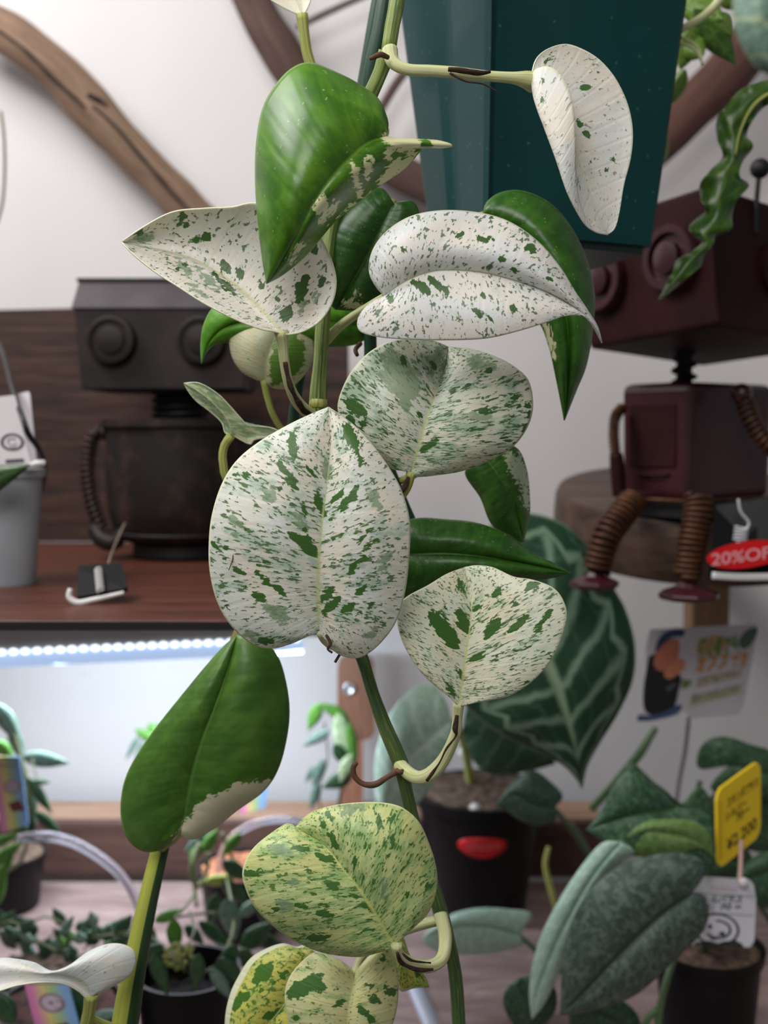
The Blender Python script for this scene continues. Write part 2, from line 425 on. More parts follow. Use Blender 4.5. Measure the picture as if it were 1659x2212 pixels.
# ------------------------------------------------------------------ the setting
TZ = 0.88
def wall_m():
    g = G('white_vinyl_sheet'); n = g.noise(g.scale(g.obj(), (1, 1, .35)), 3, 3, .5); n2 = g.noise(g.obj(), 28, 5, .6)
    col = g.mix(n, lin((213, 208, 208)), lin((225, 221, 221))); col = g.mix(g.step(n2, .70, .76), col, lin((176, 170, 170)))
    g.bump(n, .5, .02); return g.fin(col, .6, 0, .3)
def wallmesh():
    mb = MB(); nx, nz = 90, 60; x0, x1, z0, z1 = -1.3, 1.3, .55, 2.1
    for j in range(nz+1):
        for i in range(nx+1):
            x = x0+(x1-x0)*i/nx; z_ = z0+(z1-z0)*j/nz
            y = 1.12+.005*mn.noise(Vector((x*6, z_*1.3, 0)))+.002*mn.noise(Vector((x*22, z_*2, 4)))
            mb.v.append(Vector((x, y, z_))); mb.uv.append((i/nx, j/nz))
    for j in range(nz):
        for i in range(nx): a = j*(nx+1)+i; mb.f.append((a, a+1, a+nx+2, a+nx+1)); mb.mi.append(0)
    return mb
tag(build('wall_back', wallmesh(), wall_m(), solid=.004), kind='structure')
tag(build('floor', MB().box((0, .6, -.02), (3.2, 3.2, .04)), plain('grey_concrete', (120, 112, 105), (100, 94, 88), 6)), kind='structure')

M_deck = woodmat('weathered_deck', (160, 136, 131), (128, 104, 100), (188, 168, 163), (1, 6, 6), 9, .65)
M_dark = woodmat('dark_stained_wood', (46, 28, 22), (74, 48, 38), (34, 20, 16), (1, 9, 14), 9, .5)
M_step = woodmat('brown_stained_wood', (96, 68, 58), (72, 50, 44), (112, 84, 74), (1, 9, 14), 9, .6)
M_shelf = woodmat('red_brown_shelf_wood', (100, 56, 42), (70, 38, 30), (120, 74, 58), (1, 14, 10), 10, .42)
M_tan = woodmat('pale_raw_wood', (186, 150, 124), (166, 128, 104), None, (1, 8, 8), 6, .6)

t = thing('display_table', (0, .8, 0), 'weathered brown wooden display table carrying the lower potted plants', 'table')
build('tabletop', MB().box((0, .77, TZ-.012), (2.1, .5, .024)), M_deck, t, smooth=False, bevel=.002)
for x in (-.98, .98):
    for y in (.56, .98): build('leg', MB().box((x, y, (TZ-.024)/2), (.05, .05, TZ-.024)), M_deck, t, smooth=False, bevel=.002)
# raised back step with a pale ledge
xr = P(1310, 1800, 1.03).x
t = thing('back_step', (-.3, 1.04, TZ), 'brown wooden riser board with a pale top ledge along the back of the table', 'board')
zt = Z(1776, 1.03)
build('riser', MB().box(((-1.04+xr)/2, 1.035, (TZ+zt)/2), (xr+1.04, .012, zt-TZ)), M_step, t, smooth=False, bevel=.001)
build('ledge', MB().box(((-1.04+xr)/2, 1.068, zt-.006), (xr+1.04, .054, .010)), M_tan, t, smooth=False, bevel=.002)

# ------------------------------------------------------------------ left shelf
SZ = Z(1340, .56)
xL, xR = -.52, P(753, 1100, .97).x
t = thing('wall_shelf', (-.28, .78, SZ), 'dark wooden shelf with plank back panel holding the black robot planter', 'shelf')
b = MB(); b.box(((xL+xR)/2, .765, SZ-.0025), (xR-xL, .41, .005)); build('shelf_board', b, M_shelf, t, smooth=False, bevel=.001)
def g_plank():
    g = G('dark_plank_boards'); v = g.obj(); z_ = g.sep(v)[2]
    n1 = g.noise(g.scale(v, (1, 1, 11)), 9, 6, .65, .5); n2 = g.noise(g.scale(v, (1.5, 1, 26)), 20, 3, .6)
    col = g.mix(g.step(n1, .36, .66), lin((42, 25, 20)), lin((74, 47, 37))); col = g.mix(g.step(n2, .56, .72), col, lin((34, 21, 17)))
    fr = g.math('ABSOLUTE', g.math('SUBTRACT', g.math('FRACT', g.math('MULTIPLY', z_, 22)), .5))
    col = g.mix(g.step(fr, .475, .495), col, lin((16, 9, 8))); g.bump(n1, .4, .002); return g.fin(col, .55, 0, .4)
za, zb = Z(697, .985), Z(655, .985)
xa = P(-5, 700, .985).x
bp = [Vector((xL, .985, SZ)), Vector((xR, .985, SZ)), Vector((xR, .985, zb)), Vector((xL, .985, za-(za-Z(690, .985))*2))]
build('back_panel', MB().prism(bp, (0, -.012, 0)), g_plank(), t, smooth=False, bevel=.001)
M_edge = plain('black_shelf_trim', (22, 19, 19), rough=.5)
build('front_trim', MB().box(((xL+xR)/2, .559, SZ-.0028), (xR-xL, .002, .0042)), M_edge, t, smooth=False)
for x in (xL+.03, xR-.03):
    build('bracket', MB().box((x, 1.045, SZ+.02), (.02, .14, .03)), M_dark, t, smooth=False)

# ------------------------------------------------------------------ LED strip light
t = thing('strip_light', P(200, 1400, .93), 'glowing white strip light under the wooden shelf, its grey channel also standing for shaded wall', 'lamp')
def em(name, c, s, c2=None):
    g = G(name); g.b.inputs['Emission Color'].default_value = lin(c); g.b.inputs['Emission Strength'].default_value = s
    return g.fin(lin(c), .4)
M_ledg = em('lit_led', (235, 245, 255), 2.2); M_ledb = em('led_cover_glow', (176, 200, 238), .75)
pa, pb = P(-160, 1417, .872), P(655, 1380, .925); ax = (pb-pa).normalized(); up = Vector((0, 0, 1)); fw = ax.cross(up).normalized(); fw = fw if fw.y < 0 else -fw
Mx = Matrix((ax, -fw, up)).transposed(); Lh = (pb-pa).length; mc = (pa+pb)/2
Ml = plain('channel_shaded_wall_grey', (190, 188, 190), (176, 174, 176), 12, .6)  # grey bar also stands for the wall in shadow above the LEDs
xl, xr2 = pa, P(705, 1380, .93)
ml = (xl+xr2)/2
b = MB(); b.box(ml+up*.0125-fw*.006, ((xr2-xl).length, .014, .021), Mx); build('channel', b, Ml, t, smooth=False, bevel=.001)
b = MB(); b.box(mc-up*.006-fw*.003, (Lh, .006, .013), Mx); build('diffuser_strip', b, M_ledb, t, smooth=False, bevel=.001)
k = 0
for i in range(33):
    u = i/33
    c = pa.lerp(pb, u)+ax*.003+fw*.001
    b = MB(); b.ball(c+up*.0005, .0031, 10, (1.1, .7, .75)); build('led', b, M_ledg, t)
lamp = area('strip_lamp', tuple(mc-up*.015+Vector((0, .015, 0))), tuple(mc+Vector((0, .13, -.16))), Lh, 1.05, (.74, .88, 1), .02)
lamp2 = area('strip_lamp', tuple(mc-up*.015), tuple(mc+Vector((0, -.1, -.3))), Lh, .7, (.84, .88, 1), .02)

# ------------------------------------------------------------------ driftwood on the wall
def drift(pts, c1, c2, c3, label, flat=.8, crack=None, rough=.14, dark=(34, 22, 16)):
    m = woodmat('driftwood_'+str(c1[0]), c1, c2, c3, (14, .8, 1), 1.6, .7, True, .8)
    t = thing('driftwood_branch', P(*pts[0][:3]), label, 'branch')
    o = px_tube('wood', m, t, pts, 40, flat=flat, rough=rough, fr=26, smooth=14, flatdir=(0, 1, 0))
    if crack:
        for cp in crack: px_tube('crack', plain('crack_shadow_wood', dark, rough=.9), t, cp, 8, rough=.4, fr=80)
drift([(-90, 20, 1.07, 45), (0, 62, 1.07, 46), (70, 112, 1.07, 45), (140, 168, 1.07, 46), (195, 235, 1.07, 48), (260, 305, 1.07, 42), (330, 372, 1.07, 42), (400, 445, 1.07, 42), (480, 525, 1.07, 42), (560, 640, 1.07, 40)],
      (150, 122, 102), (118, 92, 74), (96, 70, 54), 'long pale brown driftwood branch sloping down the upper left wall',
      crack=[[(-10, 62, 1.035, 3), (50, 105, 1.032, 4), (110, 165, 1.032, 5), (165, 215, 1.03, 4), (185, 235, 1.03, 3)],
             [(190, 205, 1.031, 5), (215, 218, 1.031, 7), (232, 232, 1.033, 3)],
             [(200, 230, 1.031, 3), (250, 275, 1.032, 4), (310, 345, 1.033, 4), (370, 415, 1.034, 4), (430, 475, 1.035, 2)]])
drift([(500, -90, 1.075, 38), (545, 0, 1.075, 38), (590, 85, 1.075, 42), (650, 180, 1.075, 42), (740, 270, 1.075, 40), (830, 350, 1.075, 38), (920, 400, 1.075, 38), (1040, 470, 1.075, 38)],
      (98, 74, 66), (80, 58, 52), (70, 50, 44), 'dark brown driftwood branch behind the top green leaf')
drift([(1760, -40, 1.07, 46), (1660, 60, 1.07, 50), (1570, 160, 1.07, 52), (1480, 250, 1.07, 48), (1390, 335, 1.07, 44), (1280, 430, 1.07, 40)],
      (104, 70, 60), (84, 54, 46), (70, 44, 40), 'red brown driftwood branch slanting behind the right side of the green pot')
drift([(640, 60, 1.085, 6), (700, 30, 1.085, 7), (800, -15, 1.085, 7), (900, -60, 1.085, 7)],
      (128, 116, 112), (108, 96, 92), (92, 80, 76), 'thin shadow across the wall at top center, shaped as a grey twig')  # shadow line on the wall, put in as a thin grey tube
drift([(880, 150, 1.085, 9), (850, 190, 1.085, 9), (810, 260, 1.085, 9), (780, 330, 1.085, 9)],
      (110, 84, 80), (90, 68, 62), (76, 56, 50), 'thin brown twig on the wall beside the green pot')
tag(px_tube('hanging_wire', plain('brown_wire', (120, 104, 90), rough=.5), None, [(2, 240, .9, 3), (9, 300, .9, 3), (10, 380, .9, 3), (3, 450, .9, 3), (-20, 520, .9, 3)]), 'thin brown wire curving at the upper left edge against the wall', 'wire')

# ------------------------------------------------------------------ spring helper
def helix(pts, R, r, turns, n=8):
    base = cr([tuple(p) for p in pts], 60); base = [Vector(p) for p in base]
    out = []; N = int(turns*12)
    nrm = (base[1]-base[0]).normalized().orthogonal()
    for i in range(N+1):
        u = i/N*(len(base)-1); k = min(int(u), len(base)-2); p = base[k].lerp(base[k+1], u-k); T = (base[k+1]-base[k]).normalized()
        nrm = (nrm-nrm.dot(T)*T).normalized(); b = T.cross(nrm); a = 2*PI*i/12
        out.append(p+(nrm*math.cos(a)+b*math.sin(a))*R)
    return MB().tube(out, r, n, smooth=0)

# ------------------------------------------------------------------ black robot planter (left)
M_blk = plain('blackened_metal', (38, 34, 35), (50, 41, 40), 26, .55, .5, .4, bump=.3)
M_blk2 = plain('rusty_black_metal', (38, 32, 31), (70, 52, 45), 40, .6, .4, .4, bump=.4, lo=.5, hi=.72)
M_void = plain('soot_black_metal', (16, 14, 15), rough=.6)
RY = .86
c0 = P(395, 1215, RY); cx = c0.x
base_z = SZ
t = thing('robot_planter', (cx, RY, base_z), 'blackened metal robot planter with round eyes standing on the left shelf', 'planter')
rp = 160*RY/F
ztop, zbot = Z(905, RY-.04), base_z+.012
b = MB(); H = ztop-zbot
b.lathe((cx, RY, zbot), [(.55*rp, 0), (.80*rp, .0015), (.90*rp, .07*H), (.985*rp, .3*H), (1.0*rp, .6*H), (.985*rp, .92*H), (1.05*rp, .94*H), (1.05*rp, H), (.97*rp, H), (.95*rp, .9*H), (0, .9*H)], 56)
build('body', b, M_blk2, t, angle=40)
b = MB(); b.lathe((cx, RY, zbot), [(.90*rp, .07*H-.0008), (.94*rp, .075*H), (.925*rp, .095*H)], 56); build('lower_band', b, M_blk, t)
build('foot_plate', MB().lathe((cx, RY, base_z), [(.62*rp, 0), (.66*rp, .002), (.66*rp, .011), (.55*rp, .013)], 40), M_void, t, angle=40)
zh0, zh1 = Z(843, RY-.03), Z(604, RY-.035)
hx0, hx1 = P(166, 750, RY-.04).x, P(540, 750, RY-.04).x
fy = RY-.045; by = RY+.04; zc = Z(666, fy)
hb = [Vector((hx0+.004, fy, zh0)), Vector((hx1-.004, fy, zh0)), Vector((hx1-.006, by, zh0)), Vector((hx0+.006, by, zh0))]
ht = [Vector((hx0, fy, zc)), Vector((hx1, fy, zc)), Vector((hx1, by, zc)), Vector((hx0, by, zc))]
build('head', MB().hexa(hb, ht), M_blk, t, smooth=False, bevel=.0012)
lt = [Vector((hx0-.002, fy+.020, zh1)), Vector((hx1+.002, fy+.020, zh1)), Vector((hx1, by, zh1)), Vector((hx0, by, zh1))]
hl = [Vector((hx0-.002, fy-.002, zc)), Vector((hx1+.002, fy-.002, zc)), Vector((hx1, by, zc)), Vector((hx0, by, zc))]
build('head_lid', MB().hexa(hl, lt), plain('grey_lid_metal', (84, 76, 80), (70, 64, 68), 20, .6, .3), t, smooth=False, bevel=.001)
build('lid_rim', MB().box(((hx0+hx1)/2, (fy+.02+by)/2, zh1+.001), (hx1-hx0+.006, by-fy-.016, .003)), M_void, t, smooth=False, bevel=.0008)
for ex in (243, 436):
    c = P(ex, 735, fy); r = 52*fy/F
    e_ = build('eye', MB().lathe(c, [(r, -.004), (r, .006), (r*.96, .009), (r*.82, .0095), (r*.78, .007), (r*.6, .007), (r*.57, .0095), (r*.3, .0105), (0, .0107)], 36, (0, -1, 0)), M_blk, t, angle=35)
nk = P(420, 875, RY)
build('neck_spring', helix([Vector((cx, RY, ztop-.005)), Vector((cx, RY, zh0+.002))], .020, .0022, 5), M_void, t)
build('neck', MB().lathe((cx, RY, ztop-.01), [(.017, 0), (.017, zh0-ztop+.012)], 24), M_void, t)
for sgn in (-1, 1):
    X = lambda x: x if sgn < 0 else 2*395-x
    sp = [P(X(240), 940, RY-.01), P(X(205), 935, RY-.01), P(X(190), 1000, RY-.01), P(X(198), 1080, RY-.015), P(X(222), 1150, RY-.02)]
    a_ = build('arm_spring', helix(sp, .0050, .0013, 20), plain('dark_spring_steel%d' % (sgn+1), (66, 50, 44), rough=.45, metal=.6), t)
    build('arm_core', MB().tube(sp, .0034, 10), M_void, a_)
    hd = [P(X(205), 1140, RY-.02), P(X(222), 1165, RY-.025), P(X(250), 1170, RY-.03), P(X(268), 1140, RY-.03)]
    build('hand', MB().tube(hd, [.006, .007, .006, .004], 12), M_blk, t)

# black price flag leaning on the shelf
t = thing('price_tag', P(215, 1290, .62), 'small black folded price tag with white edge lying on the shelf by the robot', 'tag')
M_bcard = plain('black_tag_card', (9, 9, 11), (16, 14, 18), 40, .55, spec=.15); M_white = plain('white_print', (232, 230, 230), rough=.5)
zz = .618
cz = Card(P(168, 1222, zz+.02), P(262, 1215, zz+.02), P(275, 1270, zz), P(165, 1290, zz), .003); cz.sheet('tag_card', M_bcard, t, .08)
build('wire_coil', helix([P(212, 1228, zz+.012), P(217, 1276, zz-.004)], .0019, .00045, 8), M_white, t)
px_tube('white_edge', M_white, t, [(152, 1272, zz-.006, 5), (150, 1290, zz-.006, 7), (168, 1302, zz-.006, 7), (200, 1296, zz-.004, 6), (235, 1288, zz-.002, 5), (268, 1280, zz, 4)])
px_tube('string', plain('beige_string', (150, 132, 120), rough=.8), t, [(232, 1225, zz+.02, 2), (245, 1185, .72, 2), (270, 1130, .8, 2)])

# white/grey bucket pot on the far left with its label and cable
bx = P(15, 1265, .70)
t = thing('grey_plant_pot', (P(12, 1200, .70).x, .70, SZ), 'light grey plastic pot at the left end of the shelf', 'pot')
cxb = P(8, 1200, .70).x; r1 = 86*.7/F; r0 = 66*.7/F; hh = Z(1012, .70)-SZ
b = MB().lathe((cxb, .70, SZ), [(r0*.97, 0), (r0, .002), (r1*.985, hh*.92), (r1*1.06, hh*.93), (r1*1.07, hh), (r1*.98, hh), (r1*.93, hh*.86), (0, hh*.86)], 48)
build('body', b, plain('light_grey_plastic', (176, 184, 190), (164, 172, 180), 8, .4), t, angle=40)
build('soil', MB().lathe((cxb, .70, SZ+hh*.86), [(r1*.92, 0), (r1*.5, .003), (0, .004)], 32), plain('brown_bark_chips', (120, 78, 58), (58, 40, 32), 160, .9, bump=.8), t)
px_tube('lip_tab', M_white, t, [(66, 1006, .672, 5), (80, 1001, .671, 7), (98, 1000, .672, 6)])
t = thing('plant_label', P(35, 1010, .69), 'white plastic label with round grey emblem stuck in the grey pot', 'label')
M_lab = plain('white_label_card', (224, 216, 220), (212, 204, 210), 14, .5)
c = Card(P(-30, 860, .675), P(32, 853, .675), P(68, 1004, .672), P(-30, 1010, .672)); c.sheet('label_card', M_lab, t, .05)
M_ink = plain('grey_ink', (70, 66, 70), rough=.6)
b = MB(); c.ring(b, .66, .66, .22, .30); c.ring(b, .66, .66, .10, .125, a0=20, a1=320); c.ring(b, .6, .62, 0, .03); c.ring(b, .72, .62, 0, .03)
c.ring(b, .66, .72, .05, .07, a0=0, a1=180)
build('emblem', b, M_ink, t, smooth=False)
b = MB(); [c.ring(b, .5+.1*i, .93, 0, .07, n=12) for i in range(4)]; build('emblem_foot', b, M_ink, t, smooth=False)
t = thing('plant_label', P(60, 1000, .705), 'narrow white plastic label standing behind the emblem label', 'label')
Card(P(30, 852, .712), P(64, 845, .712), P(80, 1005, .705), P(52, 1010, .705)).sheet('label_card', M_lab, t, .08)
tag(px_tube('power_cable', plain('black_rubber_cable', (20, 19, 20), rough=.4), None, [(-40, 690, .8, 5), (2, 755, .75, 6), (28, 845, .70, 6), (48, 900, .665, 6), (62, 940, .662, 7), (80, 965, .68, 6), (96, 1010, .72, 6), (88, 1060, .76, 6)]), 'black cable drooping across the white label at the left edge', 'cable')
t = thing('snake_plant', P(-30, 1100, .66), 'dark green pointed leaf reaching in front of the grey pot at left edge', 'plant')
lens('leaf', greenleaf('left_edge_green', (38, 66, 34), (58, 84, 42), flecks=False), t, -160, 1090, 66, 1004, 74, .655, cup=3)
# ------------------------------------------------------------------ round wooden slab on a bracket
t = thing('round_wall_shelf', P(1490, 1100, .86), 'thick round brown wooden slab shelf carrying the maroon robot', 'shelf')
sc_ = P(1500, 1062, .85); szt = Z(1085, .80); sr = .106; sax = (0, -.17, .985)
M_slab = woodmat('round_slab_wood', (96, 74, 62), (66, 48, 40), (46, 32, 28), (1, 5, 9), 9, .5)
prof = [(sr*.96, -.044), (sr*.99, -.036), (sr, -.02), (sr*.99, -.004), (sr*.97, 0), (0, .0001)]
build('slab', MB().lathe(sc_, [(0, -.0441)]+prof, 64, sax), M_slab, t, angle=40)
build('bracket', MB().box((P(1512, 1300, 1.02).x, 1.0, (szt-.044+Z(1362, 1.0))/2), (.034, .03, szt-.044-Z(1362, 1.0))), woodmat('bracket_wood', (150, 116, 84), (128, 96, 68), None, (8, 8, 1), 8), t, smooth=False, bevel=.002)
build('bracket_arm', MB().box((P(1512, 1300, 1.02).x, 1.035, szt-.055), (.034, .17, .022)), M_dark, t, smooth=False, bevel=.002)

# ------------------------------------------------------------------ maroon robot (right)
M_mar = plain('maroon_enamel', (54, 18, 25), (70, 26, 34), 22, .36, 0, .5, bump=.1, coat=.2)
M_mar2 = plain('dark_maroon_enamel', (42, 13, 16), (52, 19, 20), 30, .6, 0, .18, bump=.15, coat=0)
M_rust = plain('rusty_spring_steel', (98, 62, 36), (70, 40, 30), 90, .5, .5)
t = thing('robot_figure', (P(1480, 1000, .76).x, .77, szt), 'maroon metal robot figure with spring limbs sitting on the round slab', 'figurine')
Lb, Cb, Rb = P(1272, 765, .76), P(1552, 728, .665), P(1800, 752, .74); dzv = Vector((0, 0, 1))
for q in (Lb, Cb, Rb): q.z = Cb.z
Hh0 = Z(402, .665)-Cb.z; Cb.z += .007; Bb = Lb+Rb-Cb
tilt = Vector((-.006, .004, 0))
Hh = Hh0-.005
sk = lambda q, up_: q+dzv*up_+tilt*(up_/Hh)
Lb.z += .000; 
bot = [Lb, Cb, Rb, Bb]
build('head', MB().hexa(bot, [sk(q, Hh) for q in bot]), M_mar2, t, smooth=False, bevel=.003)
nf = (Cb-Lb).cross(dzv).normalized(); nf = nf if nf.y < 0 else -nf
for (u, v, rr) in ((.17, .52, .021), (.72, .55, .021)):
    c = Lb.lerp(Cb, u)+dzv*(Hh*v)+tilt*v
    build('eye', MB().lathe(c, [(rr, -.003), (rr, .004), (rr*.94, .007), (rr*.72, .007), (rr*.68, .004), (rr*.5, .004), (rr*.46, .008), (rr*.2, .009), (0, .009)], 40, nf), M_mar, t, angle=35)
bd = (Rb-Cb).normalized()
build('side_rivet_plate', MB().lathe(Cb.lerp(Rb, .5)+dzv*Hh*.5+tilt*.5, [(.017, -.002), (.017, .004), (.012, .006), (0, .006)], 32, (Rb-Cb).cross(dzv)), M_mar2, t, angle=35)
at_ = P(1632, 500, .70)
an = MB().tube([P(1632, 510, .695), P(1634, 440, .695), P(1640, 370, .695)], .0016, 10); a_ = build('antenna', an, M_void, t)
build('antenna_ball', MB().ball(P(1642, 364, .695), .0062, 20), M_void, t)
bzt, bzb = Z(826, .75), szt+.001
nx = P(1482, 810, .77).x
build('neck_spring', helix([Vector((nx, .775, bzt-.002)), Vector((nx, .775, Cb.z+.002))], .0075, .0016, 4), M_void, t)
build('neck', MB().lathe((nx, .775, bzt-.004), [(.0055, 0), (.0055, Cb.z-bzt+.006)], 16), M_void, t)
# body: box turned so that two faces show
bl, bc, br = P(1336, 1000, .775), P(1485, 1000, .735), P(1672, 1000, .785)
def low(q, z_): q = q.copy(); q.z = z_; return q
bk = bl+br-bc
ins = lambda q, k_: q+((bl+br)/2-q)*k_
bz0 = Z(1083, .735)
bzb = min(bzb, bz0)
B0 = [low(ins(q, .03), bz0) for q in (bl, bc, br, bk)]; B1 = [low(q, bzt) for q in (bl, bc, br, bk)]
build('body', MB().hexa(B0, B1), M_mar, t, smooth=False, bevel=.006)
f0, f1 = B0[0], B0[1]; nb = (f1-f0).cross(dzv).normalized(); nb = nb if nb.y < 0 else -nb
hB = bzt-bz0
pq = lambda u, v: f0.lerp(f1, u)+dzv*hB*v
build('chest_panel', MB().prism([pq(.14, .28)+nb*.0004, pq(.84, .28)+nb*.0004, pq(.84, .82)+nb*.0004, pq(.14, .82)+nb*.0004], nb*.0016), M_mar2, t, smooth=False, bevel=.0008)
build('panel_handle', MB().tube([pq(.3, .22)+nb*.001, pq(.5, .215)+nb*.004, pq(.75, .22)+nb*.001], .0011, 8), M_mar2, t)
build('black_gap_block', MB().hexa([q-Vector((0, 0, .015)) for q in [ins(q, .12) for q in B0]], [ins(q, .12) for q in B0]), M_void, t, smooth=False)  # black block filling the gap between body and slab
build('base_rim', MB().tube([low(B0[0], bz0), low(B0[1], bz0), low(B0[2], bz0)], .0014, 8, smooth=0), M_rust, t)
# left arm
arm = [P(1345, 880, .765), P(1330, 900, .758), P(1326, 940, .757), P(1330, 985, .757)]
a_ = build('arm_spring', helix(arm, .0030, .0010, 15), M_rust, t)
build('forearm', MB().tube([P(1331, 980, .757), P(1334, 1020, .757), P(1338, 1072, .757)], [.0045, .0050, .0046], 14), M_mar2, t)
# right arm
build('shoulder_ball', MB().ball(P(1602, 850, .735), .0068, 20), M_mar, t)
a_ = build('arm_spring', helix([P(1608, 862, .732), P(1622, 905, .728), P(1650, 950, .725), P(1690, 985, .722)], .0052, .0013, 12), M_rust, t)
build('arm_core', MB().tube([P(1608, 862, .732), P(1622, 905, .728), P(1650, 950, .725), P(1690, 985, .722)], .0042, 10), M_void, a_)
# legs
for leg, foot in (([(1368, 1082, .75), (1345, 1110, .742), (1310, 1160, .735), (1288, 1232, .735)], (1283, 1256, .735)),
                  ([(1508, 1072, .722), (1508, 1110, .718), (1494, 1180, .715), (1486, 1245, .715)], (1488, 1280, .715))):
    pts = [P(*q) for q in leg]
    r_ = 27*leg[0][2]/F
    l_ = build('leg_spring', helix(pts, r_, .0017, 15), M_rust, t)
    build('leg_core', MB().tube(pts, r_*.78, 12), plain('leg_core_brown', (52, 30, 26), rough=.6), l_)
    fc = P(*foot); wf = (56 if foot[0] < 1400 else 68)*foot[2]/F
    m = MB(); m.lathe((fc.x, fc.y, fc.z-.0045), [(wf*.90, 0), (wf, .0022), (wf*.97, .0045), (wf*.45, .0085), (wf*.3, .012), (0, .0125)], 8)
    build('foot', m, M_mar, t, smooth=False, bevel=.0008)

# 20%OFF sale sign in a black bag
t = thing('sale_sign', P(1600, 1240, .68), 'red oval 20%OFF sale sign with curly wire before a black card', 'sign')
M_bag = plain('black_plastic_card', (8, 8, 10), rough=.4, spec=.2)
c = Card(P(1545, 1090, .725), P(1700, 1068, .715), P(1705, 1255, .700), P(1530, 1248, .705), .003); c.sheet('backing_card', M_bag, t, .03)
M_red = plain('sale_red', (226, 12, 20), rough=.4)
c2 = Card(P(1528, 1180, .690), P(1700, 1158, .690), P(1700, 1216, .690), P(1528, 1238, .690), .0015)
c2.sheet('red_oval', M_red, t, cut=[(.5+.5*math.cos(a*PI/24), .5+.5*math.sin(a*PI/24)) for a in range(48)])
c2.text('sale_writing', '20%OFF', plain('pink_white_print', (245, 170, 178), rough=.5), t, .05, .74, .46, .86)
px_tube('white_strip', M_white, t, [(1538, 1243, .692, 8), (1590, 1246, .692, 8), (1650, 1246, .692, 8), (1700, 1244, .692, 8)], flat=.3, flatdir=(0, 1, 0))
M_clear = plain('clear_wire', (205, 208, 214), rough=.2)
build('wire', MB().tube([P(1595, 1078, .70), P(1600, 1105, .70), P(1618, 1130, .70), P(1606, 1150, .70)], .0009, 8), M_clear, t)
build('wire_coil', helix([P(1602, 1138, .70), P(1598, 1172, .70)], .0040, .0007, 5), M_clear, t)

# ------------------------------------------------------------------ hanging green pot
t = thing('hanging_pot', P(1170, 500, .56), 'dark teal green square plastic pot hanging at the top', 'pot')
zb, zt_ = Z(503, .52), Z(-210, .52)
def sect(xl, xc, xr_, z_, yl=.585, yc=.515, yr=.555):
    A, B, C_ = [Vector((P(x, 938, y).x, y, z_)) for x, y in ((xl, yl), (xc, yc), (xr_, yr))]
    D = A+C_-B
    out = []
    def face(p, q, prof):
        n_ = (q-p).cross(dzv).normalized(); mid_ = (A+B+C_+D)/4
        if n_.dot(mid_-p) < 0: n_ = -n_
        for u, dpt in prof: out.append(p.lerp(q, u)+n_*dpt)
    face(A, B, [(.02, .001), (.06, 0), (.40, 0), (.46, .0022), (.56, .0022), (.62, 0), (.97, 0)])
    face(B, C_, [(.012, .0003), (.03, .002), (.05, .003), (.22, .003), (.36, .0006), (.44, 0), (.97, 0), (.99, .0012)])
    face(C_, D, [(.02, .001), (.5, 0), (.98, .001)])
    face(D, A, [(.02, .001), (.5, 0), (.98, .001)])
    return out
S0, S1 = sect(930, 1046, 1404, zb), sect(846, 1052, 1487, zt_)
b = MB(); n = len(S0); K = 12
for k in range(K+1):
    for p, q in zip(S0, S1): b.v.append(p.lerp(q, k/K)); b.uv.append((0, k/K))
for k in range(K):
    for i in range(n): b.f.append((k*n+i, k*n+(i+1) % n, (k+1)*n+(i+1) % n, (k+1)*n+i)); b.mi.append(0)
b.f.append(tuple(range(n))[::-1]); b.mi.append(0)
gp = G('teal_green_plastic'); nn = gp.noise(gp.obj(), 14, 4, .6)
vo = gp.n('ShaderNodeTexVoronoi'); gp.put(vo.inputs['Vector'], gp.obj()); vo.inputs['Scale'].default_value = 150
cc = gp.mix(nn, lin((6, 50, 50)), lin((12, 66, 66)))
cc = gp.mix(gp.math('MULTIPLY', gp.step(vo.outputs['Distance'], .12, .05), .45), cc, lin((90, 130, 126)))
M_pot = gp.fin(cc, .5, 0, .25)
build('body', b, M_pot, t, smooth=True, angle=25, solid=.0012)
rc = sum(S1, Vector())/n; bc_ = sum(S0, Vector())/n
build('bottom_rim', MB().prism([p.lerp(bc_, .05) for p in S0], (0, 0, -.004)), plain('dark_green_rim', (10, 34, 32), rough=.5), t, smooth=False, bevel=.001)
build('rim', MB().prism([p+(p-rc)*.05 for p in S1], (0, 0, .006)), M_pot, t, smooth=False, bevel=.001)
build('soil', MB().prism([p.lerp(rc, .08)+Vector((0, 0, .0065)) for p in S1], (0, 0, .003)), plain('dark_potting_soil', (60, 44, 34), (30, 22, 18), 150, .9, bump=.8), t, smooth=False)
for p in (S1[0], S1[8], S1[-4]):
    build('hanger_wire', MB().tube([p+Vector((0, 0, .005)), rc+Vector((0, 0, .32))], .0009, 8, smooth=0), M_void, t)
build('hook', MB().tube([rc+Vector((0, 0, .31)), rc+Vector((.01, 0, .335)), rc+Vector((0, 0, .35)), rc+Vector((-.01, 0, .34))], .0016, 8), M_void, t)

# ------------------------------------------------------------------ pothos vines
M_stem = stemmat('striped_stem', (84, 112, 52), (150, 164, 90), (196, 200, 130))
M_stemd = stemmat('dark_striped_stem', (52, 82, 48), (84, 108, 54), (150, 150, 80), 5)
M_stemb = stemmat('deep_green_stem', (28, 58, 44), (44, 78, 54), None, 7)
M_pet = stemmat('pale_petiole', (196, 200, 138), (222, 222, 176), (168, 180, 96), 3)
M_pety = stemmat('yellow_green_petiole', (150, 160, 78), (190, 192, 110), None, 9)
M_dry = plain('dry_brown_sheath', (66, 40, 28), (38, 22, 18), 200, .8, bump=.6)
M_root = plain('aerial_root_brown', (104, 66, 46), (76, 50, 38), 120, .7)

